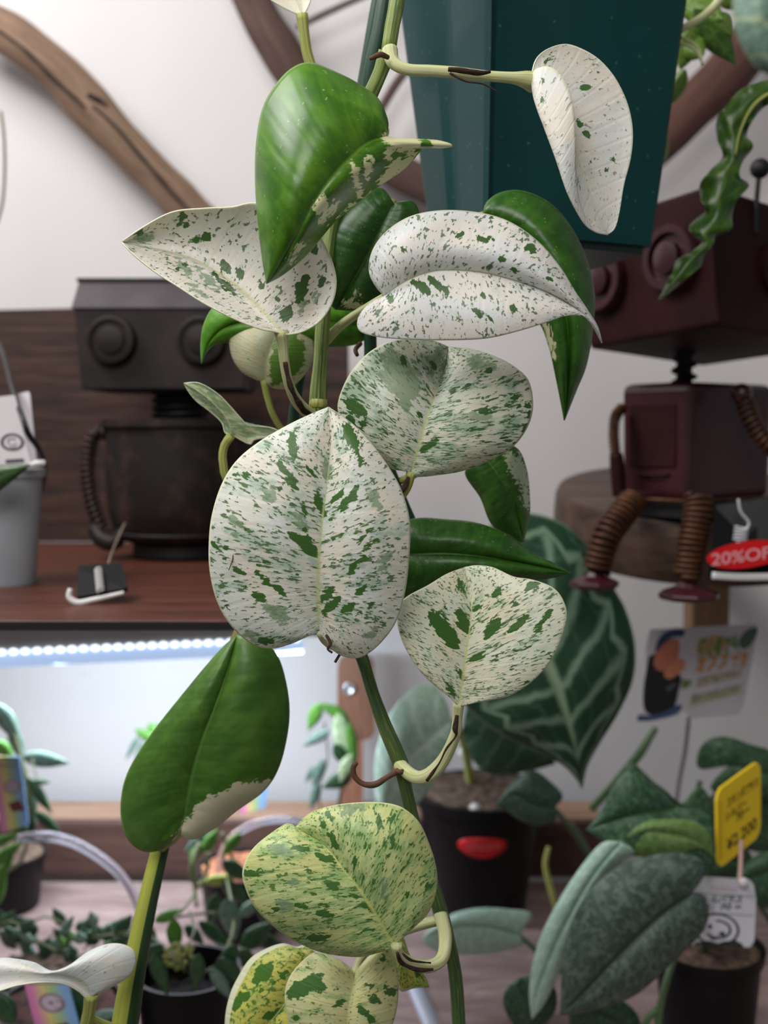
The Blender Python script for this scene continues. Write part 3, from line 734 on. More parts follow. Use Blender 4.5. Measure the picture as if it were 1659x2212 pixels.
rimp = S1[2]
V1 = thing('pothos_vine', rimp+Vector((0, 0, .008)), 'front marble pothos vine with cream speckled leaves hanging down the middle', 'plant', 'pothos vines')
px_tube('stem', M_stem, V1, [(1010, -262, .555, 13), (940, -262, .50, 15), (885, -160, .455, 16), (866, -60, .435, 17), (858, 0, .43, 17), (847, 60, .43, 16), (838, 118, .43, 16)], rough=.06, fr=120)
px_tube('stem', M_stem, V1, [(836, 112, .43, 19), (822, 155, .432, 16), (800, 205, .434, 16), (765, 290, .445, 15), (728, 420, .452, 15), (705, 580, .448, 16), (697, 700, .442, 16), (692, 790, .438, 16), (687, 868, .436, 19), (692, 960, .440, 16), (722, 1200, .45, 15), (762, 1370, .446, 14)], rough=.05, fr=120)
px_tube('stem', M_stemd, V1, [(758, 1355, .447, 15), (785, 1430, .44, 14), (806, 1500, .436, 14), (832, 1570, .434, 16), (864, 1648, .432, 18), (878, 1710, .434, 14), (895, 1780, .438, 14), (925, 1880, .44, 14), (950, 1965, .438, 17), (968, 2030, .44, 15), (984, 2110, .44, 15), (992, 2230, .44, 15), (995, 2300, .44, 15)], rough=.05, fr=120)
px_tube('node_ring', M_pety, V1, [(688, 862, .436, 19.5), (687, 880, .436, 20.5)], smooth=2)
px_tube('node_ring', M_root, V1, [(852, 1664, .4315, 6), (866, 1668, .425, 6), (882, 1660, .4305, 6)], smooth=4)
px_tube('aerial_root', M_root, V1, [(862, 1664, .428, 7), (838, 1678, .425, 6), (812, 1694, .424, 7), (786, 1694, .424, 6), (768, 1680, .424, 6), (763, 1660, .424, 6), (770, 1647, .424, 5)], rough=.15, fr=200)
px_tube('aerial_root', M_root, V1, [(838, 124, .418, 5), (822, 118, .415, 6), (806, 124, .414, 5), (798, 127, .414, 4)])
px_tube('aerial_root', M_root, V1, [(738, 1408, .425, 3), (730, 1420, .42, 3), (724, 1430, .42, 3)])
px_tube('aerial_root', M_root, V1, [(779, 742, .455, 5), (768, 755, .452, 5), (772, 768, .45, 4)])

mA = greenleaf('bright_green_blade', (54, 100, 18), (88, 136, 30), (118, 156, 56), (228, 226, 176), 2, .33)
l = leaf('leaf', mA, V1, .388, [(832, 294), (795, 310), (750, 350), (705, 400), (672, 450), (640, 510), (605, 570), (576, 612)],
     [(838, 270, 0), (832, 245), (815, 212), (775, 182), (725, 156), (670, 136), (628, 150), (590, 192), (566, 240), (554, 310), (552, 390), (557, 470), (566, 550)],
     [(850, 299), (885, 302), (925, 302), (955, 306), (981, 315), (955, 319), (928, 319), (912, 322), (872, 365), (800, 415), (722, 480), (664, 548), (612, 592)],
     z=(0, -14, -2), e=(16, 22), cup=(-9, -3), nt=130, ns=30,
     blot=[(835, 298, 900, 312, 22), (935, 311, 975, 316, 16), (760, 355, 775, 420, 8), (800, 340, 790, 385, 10), (865, 345, 822, 395, 12), (895, 330, 850, 372, 12), (845, 320, 835, 340, 9), (700, 430, 688, 458, 16), (725, 438, 692, 480, 9), (780, 400, 770, 430, 7), (655, 520, 625, 565, 5), (800, 415, 730, 470, 3)],
     label='large bright green leaf with cream marbling on its right half')
px_tube('petiole', M_pet, l, [(790, 225, .436, 10), (815, 255, .42, 9), (832, 280, .40, 8), (831, 294, .389, 7)])

mB = leafmat('white_speckled_a', (232, 226, 218), (206, 208, 196), (62, 98, 42), (206, 210, 150), 1, .58, .59, (100, 122, 82), big=.06, fs=46)
l = leaf('leaf', mB, V1, .408, [(608, 722), (568, 672), (522, 626), (472, 590), (420, 560), (345, 538), (262, 523)],
     [(590, 716), (560, 710), (508, 690), (440, 655), (385, 620), (335, 588), (290, 552)],
     [(628, 722), (655, 716), (690, 695), (715, 660), (726, 620), (722, 580), (702, 530), (680, 500), (640, 470), (556, 439), (500, 447), (440, 450), (372, 458), (310, 490)],
     z=(0, 6, 2), e=(-14, -12), cup=(3, 4), nt=130, ns=30,
     blot=[(388, 463, 400, 465, 8), (445, 505, 453, 518, 10), (485, 565, 493, 590, 10), (515, 580, 518, 605, 9), (423, 515, 424, 518, 8), (643, 650, 660, 602, 14), (614, 690, 626, 668, 14), (680, 520, 685, 550, 7), (702, 606, 690, 618, 8), (600, 645, 601, 650, 6), (290, 503, 310, 493, 7), (385, 485, 410, 483, 6), (462, 592, 505, 635, 9), (400, 570, 402, 574, 7), (382, 580, 385, 584, 6), (560, 600, 566, 622, 6), (640, 620, 645, 610, 6)],
     grey=[(675, 655, 690, 640, 10), (423, 512, 426, 520, 9), (380, 560, 410, 590, 12), (430, 585, 470, 620, 10), (290, 510, 330, 520, 12), (640, 620, 650, 670, 9), (410, 620, 440, 640, 9)],
     label='white leaf with green flecks pointing left under the bright green leaf')
px_tube('petiole', M_pet, l, [(607, 716, .4078, 16), (611, 745, .41, 12), (614, 780, .412, 11), (624, 830, .416, 11), (645, 872, .424, 13), (678, 902, .434, 14)])
px_tube('dry_sheath', M_dry, l, [(616, 782, .4075, 4), (622, 815, .409, 6), (634, 850, .411, 5), (655, 885, .418, 7), (678, 900, .425, 4)], flat=.5, flatdir=(0, 1, 0), rough=.5, fr=200)

mC = leafmat('white_speckled_b', (232, 230, 226), (212, 216, 208), (64, 100, 48), (212, 212, 176), 5, .58, .585, (96, 120, 84), big=.055, fs=66)
l = leaf('leaf', mC, V1, .402, [(832, 640), (872, 610), (918, 590), (965, 583), (1050, 590), (1150, 618), (1218, 650), (1270, 690), (1300, 740)],
     [(812, 618), (798, 585), (806, 540), (838, 498), (890, 467), (960, 455), (1040, 461), (1105, 482), (1165, 525), (1210, 578), (1242, 630), (1270, 672), (1290, 705)],
     [(800, 655), (775, 685), (776, 714), (812, 727), (872, 733), (960, 735), (1050, 731), (1120, 715), (1175, 698), (1225, 682), (1262, 684), (1286, 706)],
     z=(4, -8, 2), e=(6, -6), cup=(-8, -4), nt=130, ns=30,
     blot=[(890, 607, 925, 630, 10), (930, 605, 965, 630, 9), (985, 512, 1000, 507, 7), (1135, 537, 1155, 542, 10), (1030, 515, 1065, 517, 7), (1045, 577, 1070, 580, 6), (1100, 585, 1115, 582, 6), (1025, 667, 1045, 690, 8), (1040, 635, 1050, 645, 7), (838, 648, 846, 645, 7), (1045, 680, 1062, 694, 7), (1080, 560, 1090, 562, 6), (1180, 600, 1190, 605, 5), (870, 540, 873, 536, 5), (1100, 660, 1110, 668, 5), (960, 640, 966, 644, 5)],
     label='broad white speckled leaf pointing right in the centre')
px_tube('petiole', M_pet, l, [(834, 640, .4065, 9), (800, 660, .425, 9), (740, 700, .445, 10), (700, 740, .444, 11)])

mD = leafmat('marbled_d', (218, 220, 204), (166, 186, 162), (60, 96, 42), (196, 204, 140), 8, .52, .566, (74, 106, 58), big=.03, fs=76)
l = leaf('leaf', mD, V1, .416, [(888, 1022), (903, 965), (922, 905), (945, 840), (962, 790), (968, 750)],
     [(872, 1014), (848, 1012), (822, 990), (772, 952), (740, 915), (730, 878), (742, 835), (765, 795), (800, 760), (845, 738), (900, 733), (940, 738)],
     [(900, 1029), (940, 1026), (1000, 1016), (1060, 992), (1110, 962), (1141, 918), (1151, 872), (1141, 822), (1110, 792), (1070, 771), (1020, 755)],
     z=(0, -2, 16), e=(4, 4), cup=(-5, -5), nt=130, ns=30,
     blot=[(753, 866, 784, 892, 16), (753, 902, 769, 923, 8), (779, 912, 789, 928, 7), (1030, 887, 1061, 887, 10), (1081, 879, 1122, 879, 6), (912, 974, 948, 948, 8), (933, 784, 943, 800, 7), (902, 902, 903, 895, 6), (1138, 866, 1145, 907, 6), (1133, 930, 1138, 926, 7), (871, 774, 871, 790, 7), (1081, 948, 1107, 948, 6), (975, 845, 990, 835, 6), (930, 850, 936, 840, 6), (1010, 905, 1030, 915, 5), (1050, 800, 1060, 806, 5)],
     grey=[(850, 775, 880, 850, 42), (945, 760, 935, 800, 20), (1000, 900, 1060, 900, 14), (1020, 780, 1060, 790, 18), (860, 850, 880, 880, 16)],
     label='round marbled leaf in the centre right, tip pointing up')
px_tube('petiole', M_pety, l, [(888, 1018, .4155, 10), (882, 1045, .418, 10), (868, 1070, .422, 10), (835, 1105, .432, 10), (780, 1140, .446, 11), (725, 1175, .45, 12)])
px_tube('dry_sheath', M_dry, l, [(882, 1030, .4145, 4), (875, 1050, .416, 6), (862, 1068, .419, 5), (868, 1085, .42, 2)], flat=.6, rough=.5, fr=200)

mE = leafmat('marbled_e', (226, 224, 214), (182, 198, 182), (66, 104, 46), (190, 200, 140), 12, .55, .572, (84, 114, 68), big=.035, fs=92)
l = leaf('leaf', mE, V1, .392, [(690, 1366), (688, 1300), (690, 1200), (697, 1120), (706, 1050), (713, 980), (713, 930), (710, 880)],
     [(672, 1362), (650, 1380), (622, 1392), (585, 1400), (545, 1390), (500, 1352), (470, 1300), (454, 1235), (452, 1170), (459, 1110), (480, 1045), (512, 995), (560, 955), (620, 920), (670, 896)],
     [(705, 1372), (716, 1400), (746, 1418), (782, 1418), (822, 1388), (856, 1340), (876, 1270), (885, 1180), (884, 1120), (868, 1062), (845, 1018), (810, 968), (770, 924), (735, 897)],
     z=(2, -4, 6), e=(4, 2), cup=(-6, -6), nt=170, ns=40, wav=(.8, 3),
     blot=[(630, 938, 633, 994, 10), (605, 1000, 641, 1056, 10), (748, 923, 769, 969, 14), (776, 979, 779, 1010, 7), (664, 1010, 677, 1030, 7), (679, 1061, 700, 1112, 10), (718, 1087, 743, 1056, 8), (738, 1102, 769, 1056, 11), (651, 1076, 661, 1112, 5), (628, 1151, 682, 1197, 14), (656, 1143, 666, 1161, 6), (554, 1235, 584, 1266, 8), (549, 1281, 569, 1297, 9), (590, 1266, 615, 1284, 6), (697, 1297, 718, 1271, 11), (702, 1322, 733, 1294, 11), (743, 1317, 764, 1307, 10), (754, 1245, 769, 1210, 7), (759, 1220, 789, 1204, 7), (774, 1174, 805, 1138, 6), (528, 1020, 536, 1035, 8), (605, 1056, 606, 1060, 6), (461, 1169, 469, 1189, 7), (490, 1310, 498, 1316, 6), (559, 1379, 590, 1389, 8), (718, 1169, 722, 1164, 6), (508, 1225, 533, 1246, 6), (795, 1312, 805, 1306, 6), (770, 1285, 790, 1262, 6)],
     grey=[(570, 1060, 590, 1080, 16), (640, 1110, 660, 1150, 12), (580, 1310, 620, 1340, 16), (700, 990, 710, 1030, 10), (800, 1060, 820, 1100, 12), (500, 1100, 510, 1160, 10), (840, 1200, 820, 1230, 10), (790, 1370, 810, 1360, 10), (530, 1370, 560, 1380, 12)],
     label='largest heart-shaped leaf, white marbled with green, front and centre')
px_tube('petiole', M_pet, l, [(690, 1362, .3935, 10), (702, 1384, .40, 9), (722, 1396, .42, 10), (748, 1396, .436, 11), (765, 1400, .444, 12)])
px_tube('dry_sheath', M_dry, l, [(705, 1372, .388, 3), (714, 1390, .386, 4), (708, 1402, .386, 3), (718, 1410, .386, 3)], rough=.5, fr=200)
px_tube('dry_thread', M_root, l, [(505, 1185, .3875, 1), (502, 1210, .387, 1.3), (494, 1232, .387, 1)])

mF = leafmat('marbled_f', (226, 226, 204), (188, 202, 178), (62, 102, 42), (196, 204, 130), 15, .56, .57, (84, 114, 64), big=.035, fs=80)
l = leaf('leaf', mF, V1, .412, [(990, 1528), (997, 1480), (1004, 1430), (1013, 1370), (1019, 1320), (1012, 1270), (1004, 1226)],
     [(978, 1508), (942, 1482), (902, 1442), (872, 1392), (858, 1345), (862, 1308), (880, 1288), (925, 1264), (965, 1240)],
     [(1002, 1520), (1045, 1514), (1105, 1500), (1160, 1462), (1198, 1412), (1223, 1340), (1218, 1300), (1195, 1270), (1152, 1253), (1110, 1246), (1065, 1226), (1030, 1222)],
     z=(0, 3, 14), e=(-6, -7), cup=(-3, -4), nt=130, ns=30,
     blot=[(933, 1327, 986, 1395, 18), (989, 1322, 1010, 1368, 13), (1051, 1379, 1076, 1338, 14), (1102, 1363, 1138, 1333, 10), (1110, 1304, 1115, 1300, 9), (1138, 1271, 1163, 1261, 10), (1189, 1322, 1158, 1363, 8), (1070, 1284, 1078, 1276, 10), (1030, 1316, 1040, 1308, 8), (1020, 1425, 1045, 1409, 8), (989, 1445, 1000, 1466, 7), (966, 1477, 981, 1503, 7), (1060, 1430, 1090, 1410, 6), (990, 1255, 1000, 1275, 8)],
     label='cream and green marbled leaf to the lower right of the largest leaf')
px_tube('petiole', M_pet, l, [(991, 1518, .4125, 13), (988, 1550, .414, 11), (984, 1585, .415, 12), (962, 1635, .418, 14), (935, 1668, .42, 16), (908, 1680, .422, 15), (885, 1672, .426, 15), (862, 1650, .431, 15)])
px_tube('dry_sheath', M_dry, l, [(987, 1545, .4075, 5), (984, 1575, .407, 6), (985, 1590, .408, 3), (964, 1618, .4085, 2), (948, 1650, .409, 2), (922, 1686, .412, 4)], rough=.6, fr=200)

mG = leafmat('lime_marbled', (204, 212, 146), (158, 186, 120), (72, 112, 50), (206, 212, 128), 21, .50, .57, (88, 122, 58), big=.04, fs=74, rim=(222, 226, 170))
l = leaf('leaf', mG, V1, .402, [(858, 2050), (838, 2020), (808, 1970), (775, 1918), (742, 1878), (722, 1850), (690, 1818), (655, 1797), (632, 1782)],
     [(838, 2045), (812, 2058), (775, 2066), (717, 2061), (674, 2049), (627, 2026), (587, 1997), (551, 1960), (532, 1922), (524, 1888), (533, 1854), (554, 1826), (588, 1799), (617, 1781)],
     [(864, 2022), (890, 2002), (920, 1978), (938, 1940), (944, 1900), (938, 1858), (924, 1816), (906, 1778), (880, 1752), (850, 1738), (800, 1733), (735, 1738), (683, 1751), (656, 1768), (640, 1786)],
     z=(2, -4, 6), e=(3, 5), cup=(-6, -5), nt=150, ns=34, wav=(.7, 3),
     blot=[(815, 1758, 824, 1787, 9), (699, 1780, 700, 1786, 8), (706, 1754, 717, 1769, 7), (713, 1798, 731, 1841, 7), (844, 1805, 847, 1823, 6), (684, 1845, 724, 1866, 8), (764, 1881, 769, 1848, 7), (627, 1830, 666, 1832, 6), (529, 1886, 554, 1890, 7), (706, 1906, 724, 1919, 10), (728, 1906, 730, 1908, 8), (753, 1928, 807, 1971, 5), (641, 1953, 663, 1960, 7), (704, 1959, 708, 1959, 7), (688, 1971, 717, 1980, 7), (782, 2009, 807, 2009, 5), (670, 2025, 710, 2022, 8), (879, 1925, 879, 1938, 6), (922, 1918, 928, 1908, 8), (590, 1960, 600, 1965, 7), (655, 1870, 668, 1880, 6)],
     grey=[(590, 1835, 625, 1840, 14), (740, 1750, 780, 1745, 14), (826, 1895, 832, 1935, 9), (600, 1950, 630, 1965, 14), (635, 1895, 640, 1905, 9)],
     label='big lime green marbled leaf at the bottom centre')
px_tube('petiole', M_pet, l, [(856, 2038, .4015, 13), (862, 2062, .404, 13), (885, 2080, .408, 14), (925, 2088, .414, 14), (955, 2070, .42, 14), (962, 2025, .428, 15), (952, 1975, .437, 15)])
px_tube('dry_sheath', M_dry, l, [(858, 2058, .397, 4), (868, 2080, .4, 5), (900, 2094, .403, 5), (935, 2094, .407, 3)], rough=.6, fr=200)
px_tube('dry_sheath', M_dry, l, [(870, 2060, .398, 2), (890, 2075, .4, 3), (930, 2080, .407, 2)], rough=.6, fr=200)

mH = leafmat('yellow_marbled_front', (216, 214, 158), (172, 190, 130), (70, 110, 52), (220, 222, 160), 27, .56, .61, (100, 130, 70), big=.04, fs=52)
l = leaf('leaf', mH, V1, .425, [(766, 2106), (762, 2135), (756, 2165), (752, 2200), (745, 2250), (738, 2320)],
     [(752, 2088), (718, 2066), (681, 2058), (652, 2078), (627, 2109), (616, 2145), (620, 2185), (635, 2235), (670, 2285), (705, 2310)],
     [(782, 2083), (808, 2055), (834, 2034), (848, 2054), (858, 2091), (860, 2140), (854, 2190), (835, 2240), (800, 2285), (765, 2312)],
     z=(0, -4, 4), e=(3, 6), cup=(-4, -4), nt=120, ns=28,
     blot=[(630, 2148, 688, 2112, 20), (686, 2140, 700, 2128, 9), (640, 2200, 644, 2192, 10), (822, 2072, 832, 2072, 10), (836, 2134, 847, 2148, 10), (797, 2127, 804, 2129, 7), (797, 2152, 818, 2166, 11), (775, 2175, 804, 2203, 8), (724, 2174, 746, 2159, 7)],
     label='cream and green marbled leaf hanging under the lime leaf')
px_tube('petiole', M_pet, l, [(766, 2106, .4255, 9), (780, 2070, .432, 9), (820, 2040, .436, 9), (880, 2010, .439, 9), (950, 1990, .44, 9)])
mI = leafmat('yellow_marbled_back', (208, 208, 110), (176, 188, 96), (74, 118, 44), (220, 222, 160), 33, .52, .55, (92, 132, 54), big=.03, fs=30, rim=(228, 232, 196), rimw=.9)
l = leaf('leaf', mI, V1, .442, [(690, 2070), (660, 2110), (630, 2150), (590, 2200), (550, 2250), (520, 2310)],
     [(662, 2043), (640, 2046), (610, 2039), (575, 2050), (540, 2072), (514, 2112), (497, 2150), (487, 2200), (490, 2260)],
     [(712, 2080), (720, 2120), (715, 2170), (690, 2230), (640, 2280), (580, 2305)],
     z=(0, -2, 4), e=(6, 4), cup=(-4, -4), nt=90, ns=24,
     blot=[(554, 2116, 583, 2085, 17), (500, 2180, 536, 2145, 11), (565, 2199, 616, 2180, 10), (600, 2110, 615, 2100, 10)],
     label='yellow and green leaf at the bottom edge, left of the marbled ones')
px_tube('petiole', M_pet, l, [(692, 2068, .443, 8), (740, 2040, .444, 8), (830, 2010, .446, 8), (948, 1985, .446, 8)])
l = leaf('leaf', mI, V1, .446, [(860, 2020), (880, 2060), (905, 2100), (926, 2132)], [(852, 2060), (856, 2110), (866, 2140), (895, 2134)], [(872, 2028), (884, 2062), (902, 2086), (920, 2112)],
     z=(0, -2, 0), e=(0, 4), nt=40, ns=12, blot=[(895, 2108, 905, 2100, 7)], label='small yellow marbled leaf between lime leaf and stem')

mJ = leafmat('white_speckled_j', (226, 222, 214), (208, 206, 196), (72, 110, 56), (216, 214, 176), 41, .60, .63, (140, 148, 124), big=.08, fs=44)
l = leaf('leaf', mJ, V1, .424, [(1148, 164), (1180, 200), (1225, 280), (1250, 350), (1275, 420), (1295, 470), (1312, 507)],
     [(1158, 150), (1182, 144), (1206, 156), (1228, 190), (1240, 240), (1243, 310), (1243, 370), (1250, 430), (1265, 470), (1285, 498)],
     [(1158, 128), (1182, 106), (1220, 95), (1258, 106), (1296, 130), (1330, 170), (1356, 225), (1367, 282), (1363, 340), (1348, 400), (1338, 460), (1328, 494)],
     z=(0, 0, 4), e=(-12, 6), cup=(0, 3), fold=(([(1150, 182), (1162, 225), (1182, 285), (1202, 345), (1222, 405), (1245, 450), (1272, 488)], -5), None), nt=130, ns=30,
     blot=[(1255, 188, 1275, 188, 7), (1248, 265, 1255, 275, 8), (1255, 285, 1270, 295, 6), (1325, 345, 1327, 348, 6), (1307, 367, 1309, 369, 6), (1175, 175, 1178, 177, 6), (1170, 213, 1171, 218, 5), (1290, 155, 1292, 157, 5), (1180, 130, 1195, 122, 5)],
     label='cream white curled leaf in front of the green pot')
px_tube('petiole', M_pet, l, [(842, 108, .425, 17), (850, 135, .422, 14), (880, 150, .42, 12), (930, 153, .42, 12), (985, 157, .42, 12), (1050, 164, .42, 11), (1105, 168, .421, 12), (1135, 172, .423, 18), (1152, 178, .426, 22)])
px_tube('dry_sheath', M_dry, l, [(968, 150, .4155, 6), (1000, 153, .415, 6), (1035, 157, .415, 6), (1060, 155, .415, 3)], rough=.5, fr=200, flat=.7)
px_tube('dry_sheath', M_dry, l, [(972, 158, .415, 3), (1005, 175, .414, 2), (1045, 182, .414, 2), (1085, 205, .414, 1)], rough=.4, fr=200)

# back vine with plain green leaves
V2 = thing('pothos_vine', rimp+Vector((.004, .02, .008)), 'back pothos vine with mostly dark green leaves behind the speckled leaves', 'plant', 'pothos vines')
px_tube('stem', M_stemb, V2, [(1000, -268, .565, 12), (925, -262, .515, 13), (865, -160, .482, 14), (836, -30, .472, 15), (820, 60, .47, 15), (800, 150, .47, 14), (790, 240, .472, 14), (786, 420, .474, 14), (795, 600, .474, 14), (800, 740, .474, 14), (805, 900, .476, 13), (860, 1060, .474, 12), (900, 1150, .47, 11)])
mK = greenleaf('deep_green_a', (34, 76, 18), (52, 98, 26), (86, 126, 50), (214, 214, 170), 50, .35)
mL = greenleaf('deep_green_b', (40, 84, 20), (62, 108, 30), (94, 138, 52), (220, 220, 176), 53, .35)
mM = greenleaf('mid_green_c', (62, 118, 18), (92, 148, 32), (120, 160, 70), (220, 220, 176), 57, .38, flecks=False)
def gl(m, Y, mid, L, R, lab, pet=None, **k):
    o = leaf('leaf', m, V2, Y, mid, L, R, nt=70, ns=18, label=lab, **k)
    if pet: px_tube('petiole', M_pety, o, pet)
gl(mK, .452, [(850, 440), (800, 540), (760, 610), (725, 668)], [(820, 406), (760, 430), (700, 500), (690, 580), (700, 640)], [(892, 436), (906, 480), (890, 560), (850, 630), (790, 668)],
   'dark green leaf behind the bright green one', z=(0, -3, 3), e=(5, 5), cup=(-4, -4), blot=[(745, 655, 780, 662, 10), (770, 630, 778, 640, 6)], pet=[(850, 440, .453, 9), (815, 430, .462, 9), (788, 430, .473, 9)])
gl(mL, .458, [(1045, 465), (1130, 500), (1195, 590), (1225, 700), (1228, 820), (1219, 908)], [(1055, 560), (1100, 640), (1160, 690), (1185, 745), (1200, 810), (1212, 870)],
   [(1050, 440), (1078, 418), (1120, 412), (1165, 426), (1205, 455), (1242, 505), (1270, 570), (1284, 640), (1279, 720), (1266, 790), (1246, 840), (1228, 885)],
   'long dark green leaf with a cream streak hanging at the right', z=(0, -6, 4), e=(8, 8), cup=(-6, -6), blot=[(1178, 700, 1196, 770, 9)], pet=[(1045, 465, .459, 9), (950, 500, .468, 9), (860, 560, .472, 9), (795, 600, .474, 9)])
gl(mM, .476, [(785, 700), (700, 695), (600, 690), (500, 700), (455, 735), (436, 785)], [(785, 735), (740, 748), (660, 746), (560, 739), (500, 738), (462, 746), (442, 766)], [(765, 664), (700, 650), (600, 638), (520, 640), (466, 660), (441, 700), (434, 745)],
   'mid green leaf pointing left behind the white leaf', z=(0, -4, 2), e=(5, 5), cup=(-3, -4), blot=[(640, 740, 670, 742, 9)], pet=[(785, 700, .476, 8), (798, 715, .476, 8)])
gl(leafmat('pale_half_leaf', (206, 204, 170), (180, 188, 150), (110, 140, 90), (200, 206, 150), 60, .6, .66, b_col=(96, 132, 50), fs=40), .472, [(571, 824), (575, 780), (590, 740), (610, 690)], [(550, 818), (520, 800), (500, 765), (500, 720), (540, 690)], [(592, 838), (628, 836), (664, 800), (680, 755), (660, 705)],
   'small leaf, half cream half green, under the mid green leaf', z=(0, -2, 4), e=(5, 5), blot=[(600, 810, 640, 750, 34), (600, 770, 630, 720, 24), (590, 828, 605, 812, 10)], pet=[(570, 822, .472, 8), (578, 860, .472, 7), (592, 900, .472, 7), (622, 938, .474, 7), (700, 960, .476, 7), (805, 950, .476, 7)])
gl(leafmat('pale_green_small', (200, 206, 176), (140, 164, 122), (86, 118, 66), (196, 200, 150), 64, .45, .66, fs=40), .452, [(500, 938), (490, 905), (455, 865), (420, 840), (397, 828)], [(486, 935), (478, 912), (452, 888), (425, 868), (408, 848)], [(540, 960), (552, 950), (606, 940), (590, 925), (540, 920), (522, 905), (500, 880), (470, 850), (430, 827)],
   'small pale twisted leaf at the left of the vine', z=(0, -2, 0), e=(3, 3), cup=(2, 2), pet=[(500, 940, .453, 10), (484, 965, .455, 9), (482, 1000, .456, 9), (500, 1045, .458, 9), (600, 1090, .464, 9), (760, 1110, .474, 9), (870, 1090, .475, 9)])
gl(greenleaf('deep_green_d', (46, 92, 20), (70, 116, 32), (90, 136, 60), (206, 214, 176), 66, .4, 30), .468, [(1045, 985), (1085, 1040), (1115, 1100), (1130, 1170)], [(1005, 1020), (1038, 1075), (1062, 1132), (1105, 1168)], [(1080, 958), (1118, 970), (1136, 1010), (1143, 1060), (1143, 1120)],
   'green leaf with a speckled right edge below the round marbled leaf', z=(0, -6, 0), e=(5, 8), blot=[(1100, 985, 1138, 1050, 16), (1120, 980, 1140, 1100, 9)], pet=[(1045, 985, .469, 8), (960, 1000, .473, 8), (862, 1040, .475, 8)])
gl(mK, .455, [(850, 1200), (950, 1195), (1050, 1203), (1150, 1220), (1232, 1238)], [(862, 1290), (900, 1290), (960, 1275), (1010, 1262), (1100, 1255), (1180, 1250)], [(862, 1140), (900, 1120), (960, 1122), (1030, 1130), (1095, 1155), (1150, 1195), (1195, 1216)],
   'dark green pointed leaf to the right of the largest leaf', z=(0, -4, 2), e=(6, 6), cup=(-5, -5), pet=[(850, 1200, .456, 8), (880, 1160, .465, 8), (898, 1140, .471, 8)])
gl(leafmat('top_white_leaf', (232, 230, 216), (214, 218, 196), (130, 160, 100), (200, 206, 150), 70, .6, .68, fs=40), .47, [(652, 34), (640, 0), (620, -40), (600, -80)], [(632, 26), (605, 12), (580, -6), (570, -40)], [(662, 22), (672, -5), (670, -40), (640, -75)],
   'white leaf at the top edge', z=(0, 2, 4), e=(-3, -3), cup=(2, 2), pet=[(652, 30, .47, 13), (658, 80, .471, 11), (668, 130, .472, 11), (700, 200, .473, 10), (786, 260, .473, 10)])

# left vine
def twotone():
    g = G('two_tone_stem'); u = g.sep(g.uv())
    n = g.noise(g.comb(g.math('MULTIPLY', u[0], 16), g.math('MULTIPLY', u[1], 1.2), 0), 1.5, 3)
    f = g.step(g.math('ADD', u[0], g.math('MULTIPLY', g.math('SUBTRACT', n, .5), .12)), .48, .54)
    col = g.mix(f, g.mix(n, lin((184, 182, 84)), lin((130, 146, 52))), g.mix(n, lin((30, 58, 34)), lin((50, 82, 42))))
    return g.fin(col, .42, 0, .4)
V3 = thing('pothos_vine', rimp+Vector((-.004, .03, .008)), 'left pothos vine ending low with a big green and a white leaf', 'plant', 'pothos vines')
px_tube('stem', M_stemb, V3, [(985, -272, .575, 12), (905, -262, .53, 12), (850, -150, .497, 12), (815, 0, .49, 12), (780, 200, .49, 12), (735, 450, .49, 12), (690, 650, .488, 12), (650, 800, .486, 12), (620, 1000, .484, 13), (570, 1200, .482, 14), (524, 1362, .478, 15)])
px_tube('stem', stemmat('tan_green_stem', (150, 118, 70), (120, 120, 66), None, 3), V3, [(528, 1345, .478, 14), (505, 1400, .476, 15), (470, 1500, .476, 16), (420, 1640, .474, 17), (372, 1750, .472, 18)])
px_tube('stem', twotone(), V3, [(374, 1745, .472, 17), (350, 1820, .468, 19), (330, 1900, .464, 21), (312, 1980, .461, 23), (292, 2080, .459, 26), (272, 2200, .458, 30), (262, 2290, .458, 28)], flatdir=(0, -1, 0))
mN = greenleaf('broad_green_blade', (58, 96, 28), (82, 120, 42), (96, 140, 64), (206, 200, 172), 80, .38, 22, flecks=False)
l = leaf('leaf', mN, V3, .452, [(394, 1784), (405, 1730), (415, 1672), (435, 1600), (462, 1530), (490, 1450), (512, 1372)],
     [(378, 1812), (345, 1836), (308, 1838), (278, 1815), (264, 1780), (261, 1735), (270, 1685), (292, 1638), (335, 1575), (385, 1512), (440, 1445), (482, 1398)],
     [(392, 1806), (420, 1812), (465, 1788), (510, 1752), (570, 1708), (602, 1658), (620, 1590), (625, 1530), (617, 1470), (600, 1418), (570, 1384), (540, 1366)],
     z=(0, -8, 0), e=(6, 8), cup=(-6, -5), nt=110, ns=28, blot=[(425, 1785, 500, 1740, 44), (395, 1810, 450, 1780, 34), (470, 1738, 580, 1698, 26), (500, 1760, 555, 1722, 30)],
     label='big dark green leaf with a cream patch at lower left')
px_tube('petiole', M_pety, l, [(394, 1790, .453, 9), (375, 1812, .458, 10), (352, 1826, .464, 12), (348, 1835, .468, 12)])
mO = leafmat('white_pale_leaf', (222, 222, 220), (198, 206, 184), (150, 166, 146), (206, 210, 160), 88, .6, .66, (150, 164, 140), big=.1, fs=30)
l = leaf('leaf', mO, V3, .436, [(196, 2152), (186, 2126), (160, 2110), (120, 2104), (60, 2104), (0, 2106), (-80, 2112)],
     [(184, 2154), (168, 2140), (135, 2124), (86, 2122), (36, 2129), (0, 2140), (-40, 2150)],
     [(208, 2146), (252, 2126), (282, 2104), (294, 2072), (286, 2050), (260, 2039), (228, 2041), (188, 2058), (150, 2086), (112, 2098), (74, 2080), (34, 2072), (0, 2070), (-50, 2080)],
     z=(0, -6, 0), e=(-4, 6), cup=(2, -2), nt=120, ns=24, label='white leaf at the bottom left corner')
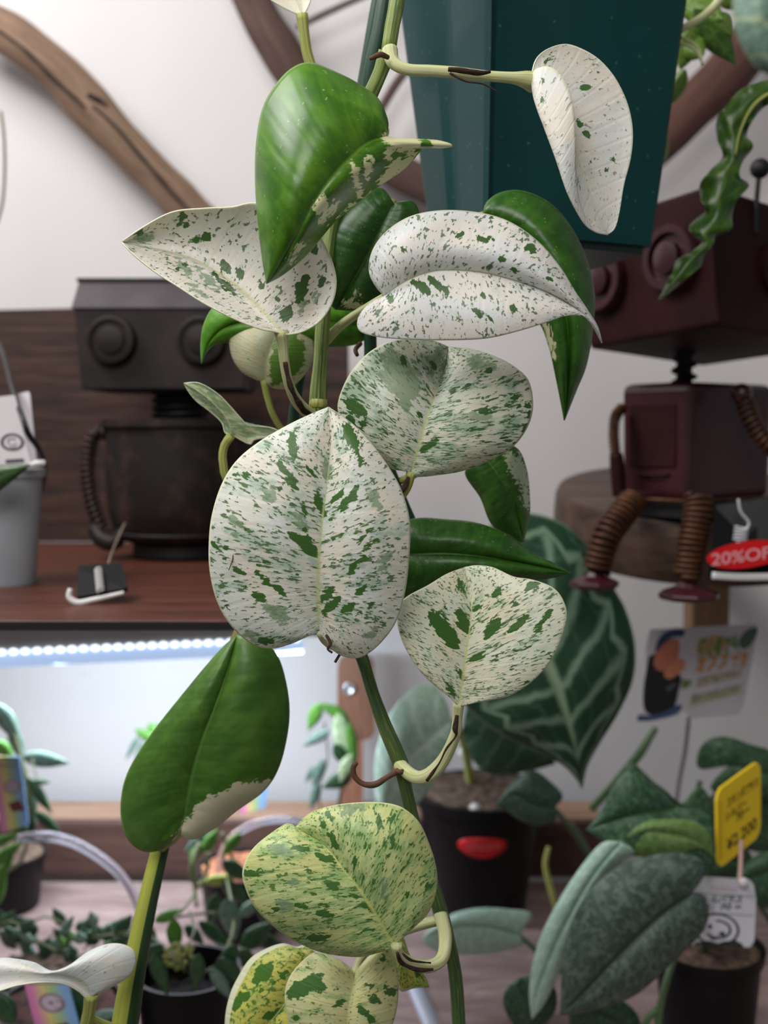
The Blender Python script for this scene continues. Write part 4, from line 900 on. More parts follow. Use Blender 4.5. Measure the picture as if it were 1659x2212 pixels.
px_tube('petiole', M_pety, l, [(197, 2146, .437, 16), (193, 2180, .44, 14), (186, 2225, .444, 14), (200, 2260, .45, 14), (250, 2250, .456, 16)])
px_tube('petiole', M_pety, l, [(192, 2196, .441, 8), (215, 2208, .446, 8), (250, 2222, .452, 10)])
for o in (V1, V2, V3): del o['group']
# ------------------------------------------------------------------ lower plants, right
M_soil = plain('brown_bark_soil', (118, 96, 80), (64, 48, 38), 170, .9, bump=.9)
M_bpot = plain('black_nursery_plastic', (10, 10, 12), (16, 15, 19), 9, .45, spec=.25)
def pot(root, px_c, Yc, rtop, rbot, ytop, ybase=None, m=None, soil=M_soil, rim=True, sname='soil', fill=.9):
    c = P(px_c, ytop, Yc); z0 = TZ if ybase is None else ybase; h = c.z-z0
    R1, R0 = rtop*Yc/F, rbot*Yc/F
    pr = [(R0*.96, 0), (R0, .002), (R0+(R1-R0)*.9, h*.9), (R1*1.04, h*.905), (R1*1.06, h), (R1*.99, h), (R1*.95, h*fill), (0, h*fill)]
    build('pot_body', MB().lathe((c.x, Yc, z0), pr, 48), m or M_bpot, root, angle=35)
    rg = random.Random(int(px_c)); nb = MB(); nr = 14; na = 40
    for k in range(nr+1):
        for i in range(na):
            a = 2*PI*i/na; r = R1*.95*k/nr; p = Vector((c.x+r*math.cos(a), Yc+r*math.sin(a), 0))
            p.z = z0+h*fill+.003+.0035*mn.noise(p*180)+.002*(1-(k/nr)**2); nb.v.append(p); nb.uv.append((0, 0))
    for k in range(nr):
        for i in range(na): nb.f.append((k*na+i, k*na+(i+1) % na, (k+1)*na+(i+1) % na, (k+1)*na+i)); nb.mi.append(0)
    build(sname, nb, soil, root)
    return c, h

t = thing('anthurium_plant', (P(1040, 1800, .98).x, .98, TZ), 'black pot plant with one huge dark leaf veined in pale green', 'potted plant')
c, h = pot(t, 1037, .962, 139, 100, 1704, fill=.97)
mv = veinleaf('dark_leaf_pale_veins', (30, 66, 42), (120, 148, 122), (136, 160, 130), 8.5, 3, .24, rough=.5, k=1.3, loop=True)
l = leaf('leaf', mv, t, .80, [(1110, 1290), (1150, 1370), (1190, 1450), (1220, 1540), (1243, 1620), (1257, 1704)],
     [(1060, 1300), (1010, 1360), (985, 1430), (990, 1500), (1030, 1548), (1090, 1590), (1160, 1622), (1215, 1652), (1245, 1682)],
     [(1080, 1230), (1050, 1150), (1100, 1112), (1165, 1112), (1230, 1140), (1275, 1190), (1320, 1262), (1352, 1320), (1371, 1395), (1366, 1470), (1335, 1540), (1295, 1605), (1268, 1655)],
     z=(0, -14, 0), e=(14, 14), cup=(-8, -8), nt=110, ns=26, thick=.0008, label='huge heart-shaped dark leaf with broad pale veins', wav=(2, 4))
px_tube('petiole', M_pety, l, [(1110, 1290, .802, 10), (1080, 1400, .85, 9), (1030, 1520, .93, 9), (1010, 1600, .97, 9), (1015, 1700, .985, 9)])
l = leaf('leaf', veinleaf('dull_green_lobe', (44, 74, 50), (76, 104, 78), (90, 118, 88), 6, 5, .15, rough=.5), t, .90, [(1010, 1520), (1060, 1560), (1120, 1600), (1200, 1650)], [(1000, 1580), (1020, 1640), (1060, 1672), (1130, 1668)], [(1050, 1500), (1110, 1540), (1170, 1590)],
     z=(0, -6, 0), e=(6, 4), label='dull green leaf tucked under the huge leaf')
ms = veinleaf('silver_green_backlit', (158, 192, 168), (200, 222, 206), (206, 226, 210), 6, 9, .2, silver=.5, scol=(188, 212, 194), rough=.5)  # light from behind is put into this bright green
l = leaf('leaf', ms, t, .88, [(975, 1560), (930, 1600), (880, 1650), (845, 1720), (830, 1790)], [(965, 1520), (935, 1480), (895, 1485), (850, 1530), (822, 1590), (810, 1650), (812, 1730)], [(982, 1600), (968, 1650), (930, 1700), (890, 1750), (850, 1785)],
     z=(0, -4, 0), e=(8, 6), cup=(-5, -4), label='pale silvery green leaf behind the vine, backlight painted into its colour')
px_tube('petiole', M_pety, l, [(975, 1560, .88, 9), (1000, 1600, .93, 9), (1020, 1700, .98, 9)])
for (x, y, r_) in ((1026, 1750, 15), (1000, 1625, 12), (1148, 1672, 9), (1095, 1720, 7)):
    build('perlite_ball', MB().ball(P(x, y, .914 if y > 1700 else .98), r_*.92/F, 14), plain('white_perlite', (226, 222, 220), rough=.8), t)
cc_ = Card(P(992, 1808, .933), P(1098, 1808, .933), P(1098, 1852, .935), P(992, 1852, .935), .001)
b = MB(); ring = []
pcx, pyc = c.x, .962
def potpt(px, py, extra=.0006, R1=139*.962/F, R0=100*.962/F):
    q = P(px, py, .906); u = (q.z-TZ)/h; r = R0+(R1-R0)*u+extra; dx = q.x-pcx
    return Vector((q.x, pyc-math.sqrt(max(0, r*r-dx*dx)), q.z))
el = lambda k, s: potpt(1044+54*s*math.cos(2*PI*k/32), 1832+24*s*math.sin(2*PI*k/32)+5*(1-(s*math.cos(2*PI*k/32))**2))
for s in (0, .33, .66, 1):
    for k in range(32): b.v.append(el(k, max(s, .001))); b.uv.append((0, 0))
for s in range(3):
    for k in range(32): b.f.append((s*32+k, s*32+(k+1) % 32, (s+1)*32+(k+1) % 32, (s+1)*32+k)); b.mi.append(0)
st_ = build('red_sticker', b, plain('red_sticker', (200, 16, 24), rough=.4), t, solid=.0006)
cc_.F = lambda u, v, off=0: potpt(992+106*u, 1808+48*v, .0011)
cc_.text('sticker_writing', '20%OFF', plain('pale_red_print', (226, 96, 100), rough=.5), st_, .14, .70, .34, .72)

# small grey-green scindapsus leaves beside it
M_sc1 = veinleaf('scindapsus_silver', (60, 78, 68), (70, 90, 78), (44, 62, 52), 7, 1, .12, silver=.49, scol=(98, 116, 106), rough=.5)
M_sc2 = veinleaf('scindapsus_green', (44, 74, 50), (70, 100, 66), (56, 84, 50), 7, 2, .12, silver=.52, scol=(84, 116, 88), rough=.45)
M_sc3 = veinleaf('scindapsus_pale_backlit', (158, 192, 172), (184, 212, 194), (120, 156, 134), 7, 3, .12, silver=.5, scol=(188, 214, 198), rough=.45)  # lightened tone, the backlight is painted into the colour
M_scy = veinleaf('scindapsus_fresh', (92, 124, 62), (120, 146, 80), (130, 156, 88), 7, 4, .12, silver=.5, scol=(124, 150, 96), rough=.45)
M_scs = stemmat('scindapsus_stem', (70, 98, 66), (98, 124, 84), None, 4)
t = thing('scindapsus_plant', (P(1525, 2120, .72).x, .72, TZ), 'silver scindapsus with big mottled leaves in black pot at bottom right', 'potted plant')
c, h = pot(t, 1530, .735, 116, 98, 2040, fill=.92)
def sl(m, Y, mid, L, R, lab, st=None, **k):
    o = leaf('leaf', m, t, Y, mid, L, R, nt=80, ns=20, thick=.0008, label=lab, **k)
    if st: px_tube('petiole', M_scs, o, st)
sl(M_sc1, .655, [(1490, 1932), (1430, 1975), (1370, 2030), (1310, 2090), (1255, 2150), (1210, 2192)],
   [(1515, 1900), (1522, 1870), (1500, 1848), (1450, 1842), (1390, 1852), (1320, 1882), (1265, 1935), (1232, 2000), (1218, 2070), (1212, 2140)],
   [(1520, 1935), (1530, 1975), (1515, 2015), (1470, 2060), (1420, 2110), (1370, 2150), (1310, 2175), (1255, 2188)],
   'largest mottled silver green leaf', z=(2, -8, 0), e=(6, 6), cup=(-6, -6), st=[(1490, 1932, .657, 8), (1510, 1980, .69, 8), (1525, 2060, .73, 8)], wav=(1, 3))
sl(M_sc3, .675, [(1340, 1820), (1290, 1880), (1235, 1970), (1190, 2060), (1160, 2140), (1150, 2200)],
   [(1300, 1822), (1250, 1880), (1205, 1950), (1170, 2020), (1150, 2090), (1144, 2150)],
   [(1370, 1840), (1330, 1870), (1280, 1930), (1240, 2000), (1215, 2080), (1180, 2160)],
   'leaf edge coloured pale as if backlit, left of the largest mottled leaf', z=(0, -2, 0), e=(4, 4), cup=(-3, -3), st=[(1340, 1820, .676, 7), (1400, 1850, .70, 7), (1500, 1950, .72, 7), (1528, 2060, .735, 7)])
sl(M_sc2, .70, [(1460, 1745), (1400, 1755), (1350, 1765), (1300, 1780), (1268, 1792)],
   [(1530, 1760), (1545, 1830), (1535, 1885), (1505, 1850), (1440, 1838), (1370, 1842), (1330, 1838), (1300, 1815)],
   [(1440, 1720), (1400, 1680), (1362, 1662), (1330, 1690), (1310, 1730), (1290, 1765)],
   'folded green leaf over the top of the mottled leaf', z=(0, -8, 0), e=(-6, 6), cup=(-4, -3), st=[(1460, 1745, .70, 7), (1500, 1850, .72, 7), (1535, 2050, .745, 7)])
sl(M_scy, .69, [(1335, 1838), (1380, 1800), (1430, 1800), (1500, 1815), (1540, 1850)], [(1350, 1846), (1400, 1850), (1450, 1850), (1510, 1832)], [(1320, 1810), (1370, 1780), (1430, 1770), (1500, 1775), (1535, 1805)],
   'fresh yellow green lower fold of the folded leaf', z=(0, -4, 0), e=(0, 2), cup=(-2, -2))
sl(M_sc2, .76, [(1470, 1750), (1440, 1710), (1400, 1680), (1360, 1640)], [(1510, 1700), (1540, 1740), (1545, 1790), (1500, 1770)], [(1400, 1745), (1350, 1730), (1340, 1680)],
   'dark green leaf at the back of the silver scindapsus', z=(0, -4, 0), e=(4, 4))
sl(M_sc2, .70, [(1250, 2165), (1290, 2185), (1340, 2215), (1380, 2260)], [(1230, 2190), (1240, 2230), (1300, 2270)], [(1290, 2150), (1340, 2160), (1375, 2190), (1385, 2230)],
   'green leaf at the bottom edge under the mottled leaf', z=(0, -3, 0), e=(3, 3))
sl(M_sc2, .72, [(1180, 2210), (1150, 2170), (1120, 2130), (1140, 2110)], [(1130, 2230), (1095, 2190), (1088, 2150), (1110, 2120)], [(1200, 2180), (1200, 2140), (1175, 2110)],
   'dull green leaf at the bottom edge left of the pale one', z=(0, -3, 0), e=(3, 3))
px_tube('stem', M_scs, t, [(1460, 2060, .70, 8), (1440, 2120, .69, 8), (1425, 2180, .69, 9), (1420, 2250, .69, 9)])
px_tube('stem', M_scs, t, [(1420, 2180, .69, 8), (1400, 2200, .69, 8), (1385, 2240, .69, 8)])
px_tube('stem', M_scs, t, [(1280, 1745, .93, 9), (1330, 1690, .90, 9), (1380, 1630, .88, 10), (1405, 1590, .88, 8), (1418, 1572, .88, 6)])
# small silver scindapsus with fallen leaf
t = thing('scindapsus_plant', (P(1240, 1960, .95).x, .97, TZ), 'small trailing scindapsus between the black pot and the mottled plant', 'plant')
l = leaf('leaf', veinleaf('grey_green_leaf', (48, 74, 62), (66, 94, 80), (40, 62, 52), 7, 12, .12, silver=.5, scol=(84, 110, 96)), t, .84, [(1195, 1745), (1150, 1735), (1110, 1715), (1072, 1738)], [(1200, 1770), (1170, 1782), (1130, 1775), (1100, 1755)], [(1215, 1720), (1190, 1690), (1150, 1664), (1110, 1690)],
     z=(0, -3, 0), e=(4, 4), nt=50, ns=14, thick=.0008, label='small grey green leaf over the soil of the black pot')
px_tube('stem', M_scs, t, [(1195, 1745, .842, 6), (1235, 1790, .86, 7), (1262, 1830, .88, 7), (1280, 1860, .90, 7), (1300, 1930, .93, 6), (1300, 1985, .96, 6)])
px_tube('stem', M_scs, t, [(1280, 1855, .89, 5), (1250, 1800, .88, 5), (1235, 1780, .87, 4)])
px_tube('tendril', M_pety, t, [(1185, 1830, .90, 5), (1178, 1870, .90, 6), (1190, 1920, .90, 7), (1200, 1965, .90, 5), (1190, 1985, .90, 3)])
t = thing('scindapsus_plant', (P(1150, 2060, .83).x, .84, TZ), 'pale silvery leaf lying low in front of the black pot', 'plant')
l = leaf('leaf', M_sc3, t, .80, [(1120, 2020), (1060, 2000), (1000, 2000), (950, 2010), (915, 2030)], [(1130, 2040), (1080, 2055), (1020, 2062), (960, 2058), (925, 2045)], [(1148, 1975), (1100, 1965), (1040, 1962), (985, 1972), (945, 1995), (920, 2015)],
     z=(0, -6, 0), e=(4, 6), cup=(-3, -3), nt=60, ns=16, thick=.0008)
px_tube('stem', M_scs, t, [(1120, 2020, .801, 5), (1150, 2045, .80, 6), (1190, 2080, .80, 6), (1230, 2110, .80, 6)])
l = leaf('leaf', M_sc3, t, .79, [(880, 2190), (930, 2205), (980, 2215)], [(900, 2172), (950, 2180)], [(890, 2215), (940, 2230)], z=(0, -3, 0), e=(3, 3), nt=30, ns=8)

# right edge plant
t = thing('scindapsus_plant', (P(1700, 1960, .88).x, .88, TZ), 'dark green scindapsus at the right edge behind the yellow tag', 'plant')
lf = lambda m, Y, *a, **k: leaf('leaf', m, t, Y, *a, nt=60, ns=16, thick=.0008, **k)
lf(M_sc2, .82, [(1580, 1650), (1620, 1660), (1680, 1680), (1740, 1700)], [(1535, 1700), (1580, 1720), (1640, 1722), (1700, 1728)], [(1512, 1660), (1508, 1625), (1530, 1598), (1570, 1592), (1620, 1608), (1680, 1630)], z=(0, -4, 0), e=(4, 4))
lf(M_sc2, .84, [(1560, 1700), (1610, 1740), (1660, 1780), (1720, 1800)], [(1505, 1755), (1530, 1800), (1600, 1830), (1660, 1840)], [(1540, 1690), (1600, 1700), (1670, 1730)], z=(0, -4, 0), e=(4, 4))
lf(M_sc2, .78, [(1580, 1920), (1620, 1895), (1670, 1880), (1720, 1880)], [(1600, 1880), (1640, 1845), (1700, 1840)], [(1610, 1930), (1650, 1960), (1700, 1960)], z=(0, -6, 0), e=(4, 4))
lf(M_sc2, .84, [(1500, 1900), (1540, 1870), (1590, 1860), (1640, 1880)], [(1500, 1860), (1540, 1820), (1600, 1820)], [(1530, 1910), (1580, 1900), (1620, 1900)], z=(0, -6, 0), e=(4, 4))
px_tube('stem', M_scs, t, [(1580, 1650, .82, 5), (1640, 1800, .86, 6), (1690, 1960, .88, 6), (1700, 2050, .88, 6)])
px_tube('stem', M_scs, t, [(1512, 1690, .84, 6), (1505, 1730, .85, 6), (1520, 1800, .86, 6), (1600, 1900, .87, 6), (1700, 2040, .88, 6)])

# ------------------------------------------------------------------ signs
t = thing('plant_label', P(1580, 2040, .70), 'white handwritten label with round face emblem in the bottom right pot', 'label')
c = Card(P(1490, 1892, .702), P(1634, 1897, .702), P(1632, 2048, .700), P(1486, 2040, .700), .0012)
c.sheet('label_card', plain('white_label_card_b', (222, 222, 230), (212, 212, 220), 14, .5), t, cut=[(.0, 0), (.9, .03), (.96, .1), (1, .3), (.98, .9), (.92, .99), (.8, 1), (0, 1)])
M_blk_ink = plain('black_ink', (46, 46, 50), rough=.6); M_pk = plain('pink_ink', (196, 140, 150), rough=.6)
for v in (.24, .51): c.poly('printed_line', M_blk_ink, t, [(.0, v), (.96, v+.025), (.96, v+.032), (0, v+.008)])
for v in (.15, .19): c.poly('printed_line', M_pk, t, [(.3, v-.01), (.72, v+.005), (.72, v+.013), (.3, v-.002)])
c.text('handwriting', 'シルバラス', M_blk_ink, t, .18, .385, .10, .6, rot=-.05, shear=.3)
c.text('handwriting', 'ヒ 70 =', M_blk_ink, t, .26, .48, .08, .5, rot=-.05, shear=.3)
b = MB(); c.ring(b, .42, .76, .30, .34, sy=.72); c.ring(b, .44, .76, .16, .2, a0=-100, a1=150, sy=.72); c.ring(b, .32, .72, 0, .035, n=12); c.ring(b, .5, .82, 0, .05, n=12, sy=.7); c.ring(b, .38, .84, .05, .075, a0=10, a1=170)
build('emblem', b, M_blk_ink, t, smooth=False)
c.poly('emblem_foot', M_blk_ink, t, [(.1, .97), (.3, .93), (.45, .96), (.52, .93), (.7, .9), (.8, .95), (.83, 1.0), (.1, 1.0)])

t = thing('price_tag', P(1600, 1900, .695), 'yellow price tag on a pink stick above the white handwritten label', 'tag')
c = Card(P(1548, 1706, .702), P(1645, 1640, .716), P(1645, 1806, .716), P(1551, 1886, .702), .0022)
M_yel = plain('yellow_plastic', (242, 208, 36), (236, 198, 40), 12, .4)
c.sheet('tag_plate', M_yel, t, cut=[(0, .14), (.03, .07), (.1, .02), (.84, .0), (.92, .02), (.97, .08), (.985, .14), (.985, .84), (.95, .93), (.88, .98), (.2, .97), (.08, .96), (.02, .9), (.0, .84)])
b = MB()
for k in range(13):
    v = .16+k*.055; b.prism([c.F(.01, v, .0005), c.F(.10, v, .0005), c.F(.10, v+.025, .0005), c.F(.01, v+.025, .0005)], -c.n*.0004)
build('ridges', b, plain('dark_yellow_plastic', (212, 172, 10), rough=.45), t, smooth=False)
M_oi = plain('olive_marker_ink', (72, 62, 22), rough=.6)
c.text('handwriting', 'スキンダプサス', M_oi, t, .22, .30, .10, .70)
c.text('handwriting', 'シルバー', M_oi, t, .18, .45, .09, .48)
c.text('handwriting', '70ー', M_oi, t, .42, .56, .10, .3)
c.text('handwriting', '¥2,200', M_oi, t, .2, .83, .15, .68)
px_tube('stick', plain('pink_plastic_stick', (214, 176, 168), rough=.4), t, [(1601, 1815, .709, 5), (1600, 1860, .705, 5), (1598, 1905, .698, 5)])
build('stick_base', MB().ball(P(1606, 1906, .697), .0032, 12, (1, .6, 1)), M_white, t)

t = thing('shop_card', P(1450, 1700, .88), 'white cartoon recommendation card on a clear stick at right', 'sign')
c = Card(P(1398, 1358, .865), P(1640, 1348, .865), P(1606, 1548, .86), P(1378, 1560, .86), .0014)
c.sheet('card', plain('white_glossy_card', (222, 214, 222), (214, 208, 216), 10, .4), t, cut=[(.03, .01), (.96, 0), (.995, .05), (.985, .9), (.94, .98), (.5, .99), (.42, .9), (.38, .95), (.1, 1.0), (.0, .97), (.01, .9), (.06, .8), (.03, .5), (.0, .2)])
mk = lambda n_, cl, pts, off, sm=True: c.poly(n_, plain(n_, cl, rough=.5), t, pts, off, sm)
mk('blue_stripe', (70, 90, 130), [(.0, .92), (.15, .93), (.3, .85), (.40, .84), (.36, .93), (.2, .98), (.0, .99)], .0002)
mk('person_shirt', (26, 24, 28), [(.04, .3), (.1, .27), (.2, .3), (.3, .45), (.36, .55), (.35, .68), (.33, .84), (.24, .9), (.12, .93), (.04, .84), (.02, .6)], .0004)
mk('person_face', (206, 120, 98), [(.10, .25), (.16, .16), (.27, .12), (.31, .2), (.31, .3), (.28, .38), (.22, .46), (.14, .45), (.09, .38)], .0007)
mk('person_cap', (40, 62, 104), [(.09, .22), (.12, .10), (.2, .03), (.3, .02), (.34, .05), (.32, .1), (.24, .1), (.16, .17), (.1, .25)], .001)
mk('person_hand', (220, 140, 106), [(.2, .46), (.28, .36), (.35, .34), (.38, .42), (.33, .5), (.25, .55), (.2, .52)], .001)
mk('person_logo', (92, 88, 98), [(.22, .65), (.3, .6), (.32, .62), (.26, .68)], .0008)
mk('small_leaf_print', (110, 140, 60), [(.37, .56), (.46, .58), (.44, .64), (.38, .66)], .0004)
mk('orange_burst', (226, 168, 140), [(.46, .22), (.5, .14), (.56, .12), (.62, .09), (.68, .12), (.74, .14), (.76, .2), (.7, .28), (.5, .3)], .0003)
mk('leaf_print', (84, 110, 92), [(.84, .16), (.9, .06), (.99, .04), (.98, .16), (.92, .26), (.86, .24)], .0004)
mk('beige_band', (206, 196, 176), [(.5, .56), (.92, .47), (.92, .56), (.5, .66)], .0003, False)
mk('green_band', (190, 194, 158), [(.48, .76), (.94, .64), (.94, .74), (.46, .87)], .0003, False)
c.text('green_writing', '初心者でも', plain('green_print', (92, 140, 44), rough=.5), t, .48, .31, .16, .36, rot=-.06, bold=.04)
c.text('orange_writing', 'オススメ!!', plain('orange_print', (214, 138, 44), rough=.5), t, .48, .49, .15, .46, rot=-.10, bold=.05)
M_gi = plain('grey_print', (96, 92, 84), rough=.6)
c.text('grey_writing', '丈夫で育てやすい', M_gi, t, .52, .64, .08, .38, rot=-.2)
c.text('grey_writing', '初めての方にどうぞ', M_gi, t, .48, .82, .08, .42, rot=-.2)
px_tube('clear_stick', plain('clear_stick_plastic', (150, 144, 148), rough=.2), t, [(1488, 1550, .864, 5), (1480, 1620, .87, 5), (1465, 1700, .88, 5), (1455, 1800, .89, 5)])

# ------------------------------------------------------------------ hanging fern top right
t = thing('hanging_fern', P(1720, 150, .60), 'hanging green fern with wavy fronds at the top right edge', 'plant')
M_fern = greenleaf('wavy_fern_green', (46, 80, 26), (78, 110, 40), (104, 136, 60), seed=90, flecks=False)
M_fern2 = greenleaf('fresh_fern_green', (86, 124, 44), (124, 152, 66), (150, 176, 90), seed=93, flecks=False)
FP = [(1760, 160, 1760, 235), (1700, 165, 1700, 240), (1640, 178, 1665, 225), (1600, 195, 1640, 240), (1570, 228, 1618, 275), (1550, 255, 1612, 296), (1549, 300, 1627, 316), (1562, 338, 1604, 348), (1535, 368, 1598, 380), (1513, 395, 1617, 402),
      (1514, 430, 1590, 434), (1524, 456, 1580, 468), (1490, 488, 1580, 494), (1497, 508, 1546, 510), (1516, 525, 1540, 527), (1488, 548, 1521, 552), (1463, 561, 1512, 576), (1454, 585, 1482, 602), (1440, 612, 1460, 620), (1423, 648, 1424, 649)]
mb = MB(); N = 7; SM = cr(FP, 170)
for i, (x0, y0, x1, y1) in enumerate(SM):
    t_ = i/169
    for j in range(-N, N+1):
        s_ = j/N; q = .5+.5*s_; zz = 4*abs(s_)**2*math.sin(t_*60+(2 if s_ > 0 else 0))+5*(abs(s_)**1.3)
        mb.v.append(P(x0+(x1-x0)*q, y0+(y1-y0)*q, .60+zz/1000)); mb.uv.append((t_, q))
W = 2*N+1
for i in range(169):
    for j in range(W-1): a = i*W+j; mb.f.append((a, a+1, a+W+1, a+W)); mb.mi.append(0)
l = build('frond', mb, M_fern, t, attrs={'blotch': [-60.]*len(mb.v)}, solid=.0008)
px_tube('midrib', M_pety, l, [(1760, 190, .5985, 4), (1680, 196, .5985, 4), (1630, 225, .5985, 4), (1600, 280, .5985, 3), (1588, 335, .5985, 3)])
for a in [(1520, 120, 1440, 60, 70), (1560, 40, 1445, -10, 70), (1500, 20, 1590, 140, 66), (1540, 30, 1582, 78, 50), (1480, 150, 1440, 235, 34), (1490, 60, 1470, 150, 60), (1560, -20, 1600, 20, 50)]:
    lens('leaflet', M_fern2 if a[0] != 1500 else M_fern, t, *a, .64, z=(0, 6), cup=3)
lens('leaflet', M_fern2, t, 1436, 290, 1432, 355, 20, .66)
px_tube('stalk', M_pet, t, [(1430, 92, .60, 7), (1470, 65, .60, 8), (1515, 38, .60, 8), (1550, 5, .60, 9), (1580, -50, .60, 10)])
for a in ([(1470, 80), (1500, 95), (1512, 115), (1517, 140)], [(1455, 95), (1485, 98), (1505, 112), (1514, 130)]):
    px_tube('root', M_pet, t, [(x, y, .59, 3) for x, y in a])
px_tube('stalk', M_pet, t, [(1580, -50, .60, 10), (1680, -120, .61, 10), (1800, -140, .62, 10)])
px_tube('stalk', M_pet, t, [(1760, 190, .60, 8), (1800, 100, .61, 9), (1800, -140, .62, 10)])
t = thing('hanging_leaf', P(1680, 60, .22), 'blurred pale green leaf close to the camera at top right corner', 'leaf')
leaf('blade', veinleaf('pale_close_leaf', (130, 158, 140), (176, 192, 150), (170, 190, 150), 5, 3, .1, silver=.5, scol=(110, 140, 124)), t, .25, [(1690, -120), (1680, -20), (1675, 60), (1680, 165)], [(1740, -60), (1760, 60), (1720, 130)], [(1610, -90), (1585, 0), (1595, 80), (1635, 145)], z=(0, -3, 0), e=(3, 3))

# ------------------------------------------------------------------ lower left
M_h1 = greenleaf('hoya_dark', (36, 66, 42), (52, 84, 52), (70, 100, 66), seed=101, flecks=False)
M_h2 = greenleaf('hoya_bright', (66, 116, 44), (92, 140, 56), (110, 150, 70), seed=102, flecks=False)
M_h3 = greenleaf('hoya_greygreen', (84, 112, 100), (112, 138, 124), (130, 154, 140), seed=103, flecks=False)
M_h4 = greenleaf('hoya_yellow', (130, 146, 60), (160, 170, 84), (170, 176, 100), seed=104, flecks=False)
M_hs = stemmat('hoya_stem', (88, 100, 70), (120, 124, 86), None, 2)
def shrub(loc, label, cat, leaves, stems, potargs=None):
    t = thing('potted_plant', loc, label, cat)
    if potargs: pot(t, **potargs)
    for a in leaves: lens('leaf', a[0], t, *a[1:7], z=a[7] if len(a) > 7 else (0, 4), bend=a[8] if len(a) > 8 else 0)
    for s in stems: px_tube('stem', M_hs, t, s, n=8)
    return t
# left trailing grey-green plant with rainbow label
shrub((P(20, 1900, .92).x, .92, TZ), 'grey green trailing plant with narrow leaves in front of the white wall at left', 'potted plant',
      [(M_h3, -10, 1520, 46, 1604, 40, .90), (M_h3, 20, 1560, 52, 1650, 30, .905), (M_h3, 46, 1634, 152, 1648, 34, .90), (M_h3, 46, 1640, 52, 1728, 24, .90), (M_h1, 60, 1680, 112, 1757, 24, .89), (M_h1, 58, 1688, 108, 1690, 14, .89),
       (M_h3, 60, 1700, 76, 1790, 26, .895), (M_h1, 78, 1755, 130, 1800, 26, .89), (M_h1, 60, 1790, 0, 1772, 30, .87), (M_h2, -10, 1600, 30, 1640, 30, .91), (M_h1, 62, 1760, 70, 1820, 24, .89)],
      [[(20, 1540, .905, 3), (46, 1635, .90, 3), (60, 1690, .895, 4), (68, 1760, .895, 4), (50, 1850, .91, 4), (20, 1880, .92, 4)], [(70, 1640, .90, 1.5), (80, 1700, .895, 1.5), (74, 1760, .895, 1.5)]],
      dict(px_c=10, Yc=.965, rtop=86, rbot=72, ytop=1840))
gR = G('rainbow_print'); u = gR.sep(gR.uv()); rp = gR.n('ShaderNodeValToRGB'); gR.put(rp.inputs[0], u[0])
cr_ = rp.color_ramp; cr_.elements[0].color = lin((232, 140, 196)); cr_.elements[0].position = .12; cr_.elements[1].color = lin((140, 182, 232)); cr_.elements[1].position = .85
e1 = cr_.elements.new(.38); e1.color = lin((232, 214, 140)); e1 = cr_.elements.new(.6); e1.color = lin((176, 206, 150))
M_rb = gR.fin(rp.outputs[0], .45)
M_em = plain('emblem_grey', (150, 126, 146), rough=.6); M_em2 = plain('emblem_light', (206, 190, 206), rough=.6); M_emr = plain('emblem_dark_red', (120, 52, 60), rough=.6)
def rainbow(corners, label, eu=.5, ev=.5, r=.36, loc=None, foot=None):
    t = thing('plant_label', corners[2], label, 'label')
    c = Card(*corners, .001); c.sheet('label_card', M_rb, t, .05)
    b = MB(); c.ring(b, eu, ev, r*.78, r, sy=.8); c.ring(b, eu-.02, ev, .0, r*.2, sy=.8, n=12); c.ring(b, eu+.1, ev+.02, r*.35, r*.5, a0=-90, a1=120, sy=.8); build('emblem', b, M_em, t, smooth=False)
    b = MB(); c.ring(b, eu, ev, 0, r*.79, off=.0001, sy=.8); build('emblem_fill', b, M_em2, t, smooth=False)
    if foot: c.poly('emblem_foot', M_emr, t, foot, .0003)
    c.poly('printed_line', M_em, t, [(.1, .12), (.9, .12), (.9, .135), (.1, .135)])
    return t
rainbow([P(-22, 1634, .87), P(42, 1634, .87), P(62, 1782, .868), P(2, 1800, .868)], 'upper pastel rainbow label with emblem at the left edge', .62, .42, .3, foot=[(.4, .64), (.8, .62), (.95, .78), (.5, .76)])
rainbow([P(46, 2100, .672), P(140, 2100, .672), P(192, 2290, .668), P(98, 2300, .668)], 'lower pastel rainbow label with emblem below the white leaf', .52, .34, .30, foot=[(.3, .62), (.5, .58), (.75, .56), (.85, .8), (.3, .84)])
rainbow([P(520, 1690, .95), P(578, 1690, .95), P(574, 1745, .95), P(520, 1760, .95)], 'small pastel rainbow label half hidden behind the broad green leaf', .3, .5, .2)

# clear hoops (rims of clear plastic cloches)
M_hoop = G('clear_plastic'); M_hoop.b.inputs['Transmission Weight'].default_value = .88
M_hoopm = M_hoop.fin(lin((226, 226, 240)), .15)
t = thing('clear_hoop', P(180, 1950, .85), 'bent clear plastic hoop arching over the table at lower left', 'hoop')
px_tube('tube', M_hoopm, t, [(40, 1812, .86, 11), (95, 1806, .86, 11), (150, 1817, .86, 11), (205, 1845, .86, 11), (255, 1885, .86, 10), (290, 1935, .86, 9), (310, 2000, .86, 9), (318, 2070, .86, 9)])
t = thing('clear_hoop', P(580, 1900, .9), 'bent clear plastic hoop behind the lime leaf', 'hoop')
px_tube('tube', M_hoopm, t, [(470, 1900, .9, 9), (482, 1840, .9, 9), (510, 1802, .9, 9), (560, 1776, .9, 9), (620, 1770, .9, 9), (670, 1784, .9, 9), (700, 1820, .9, 9), (708, 1900, .9, 9)])

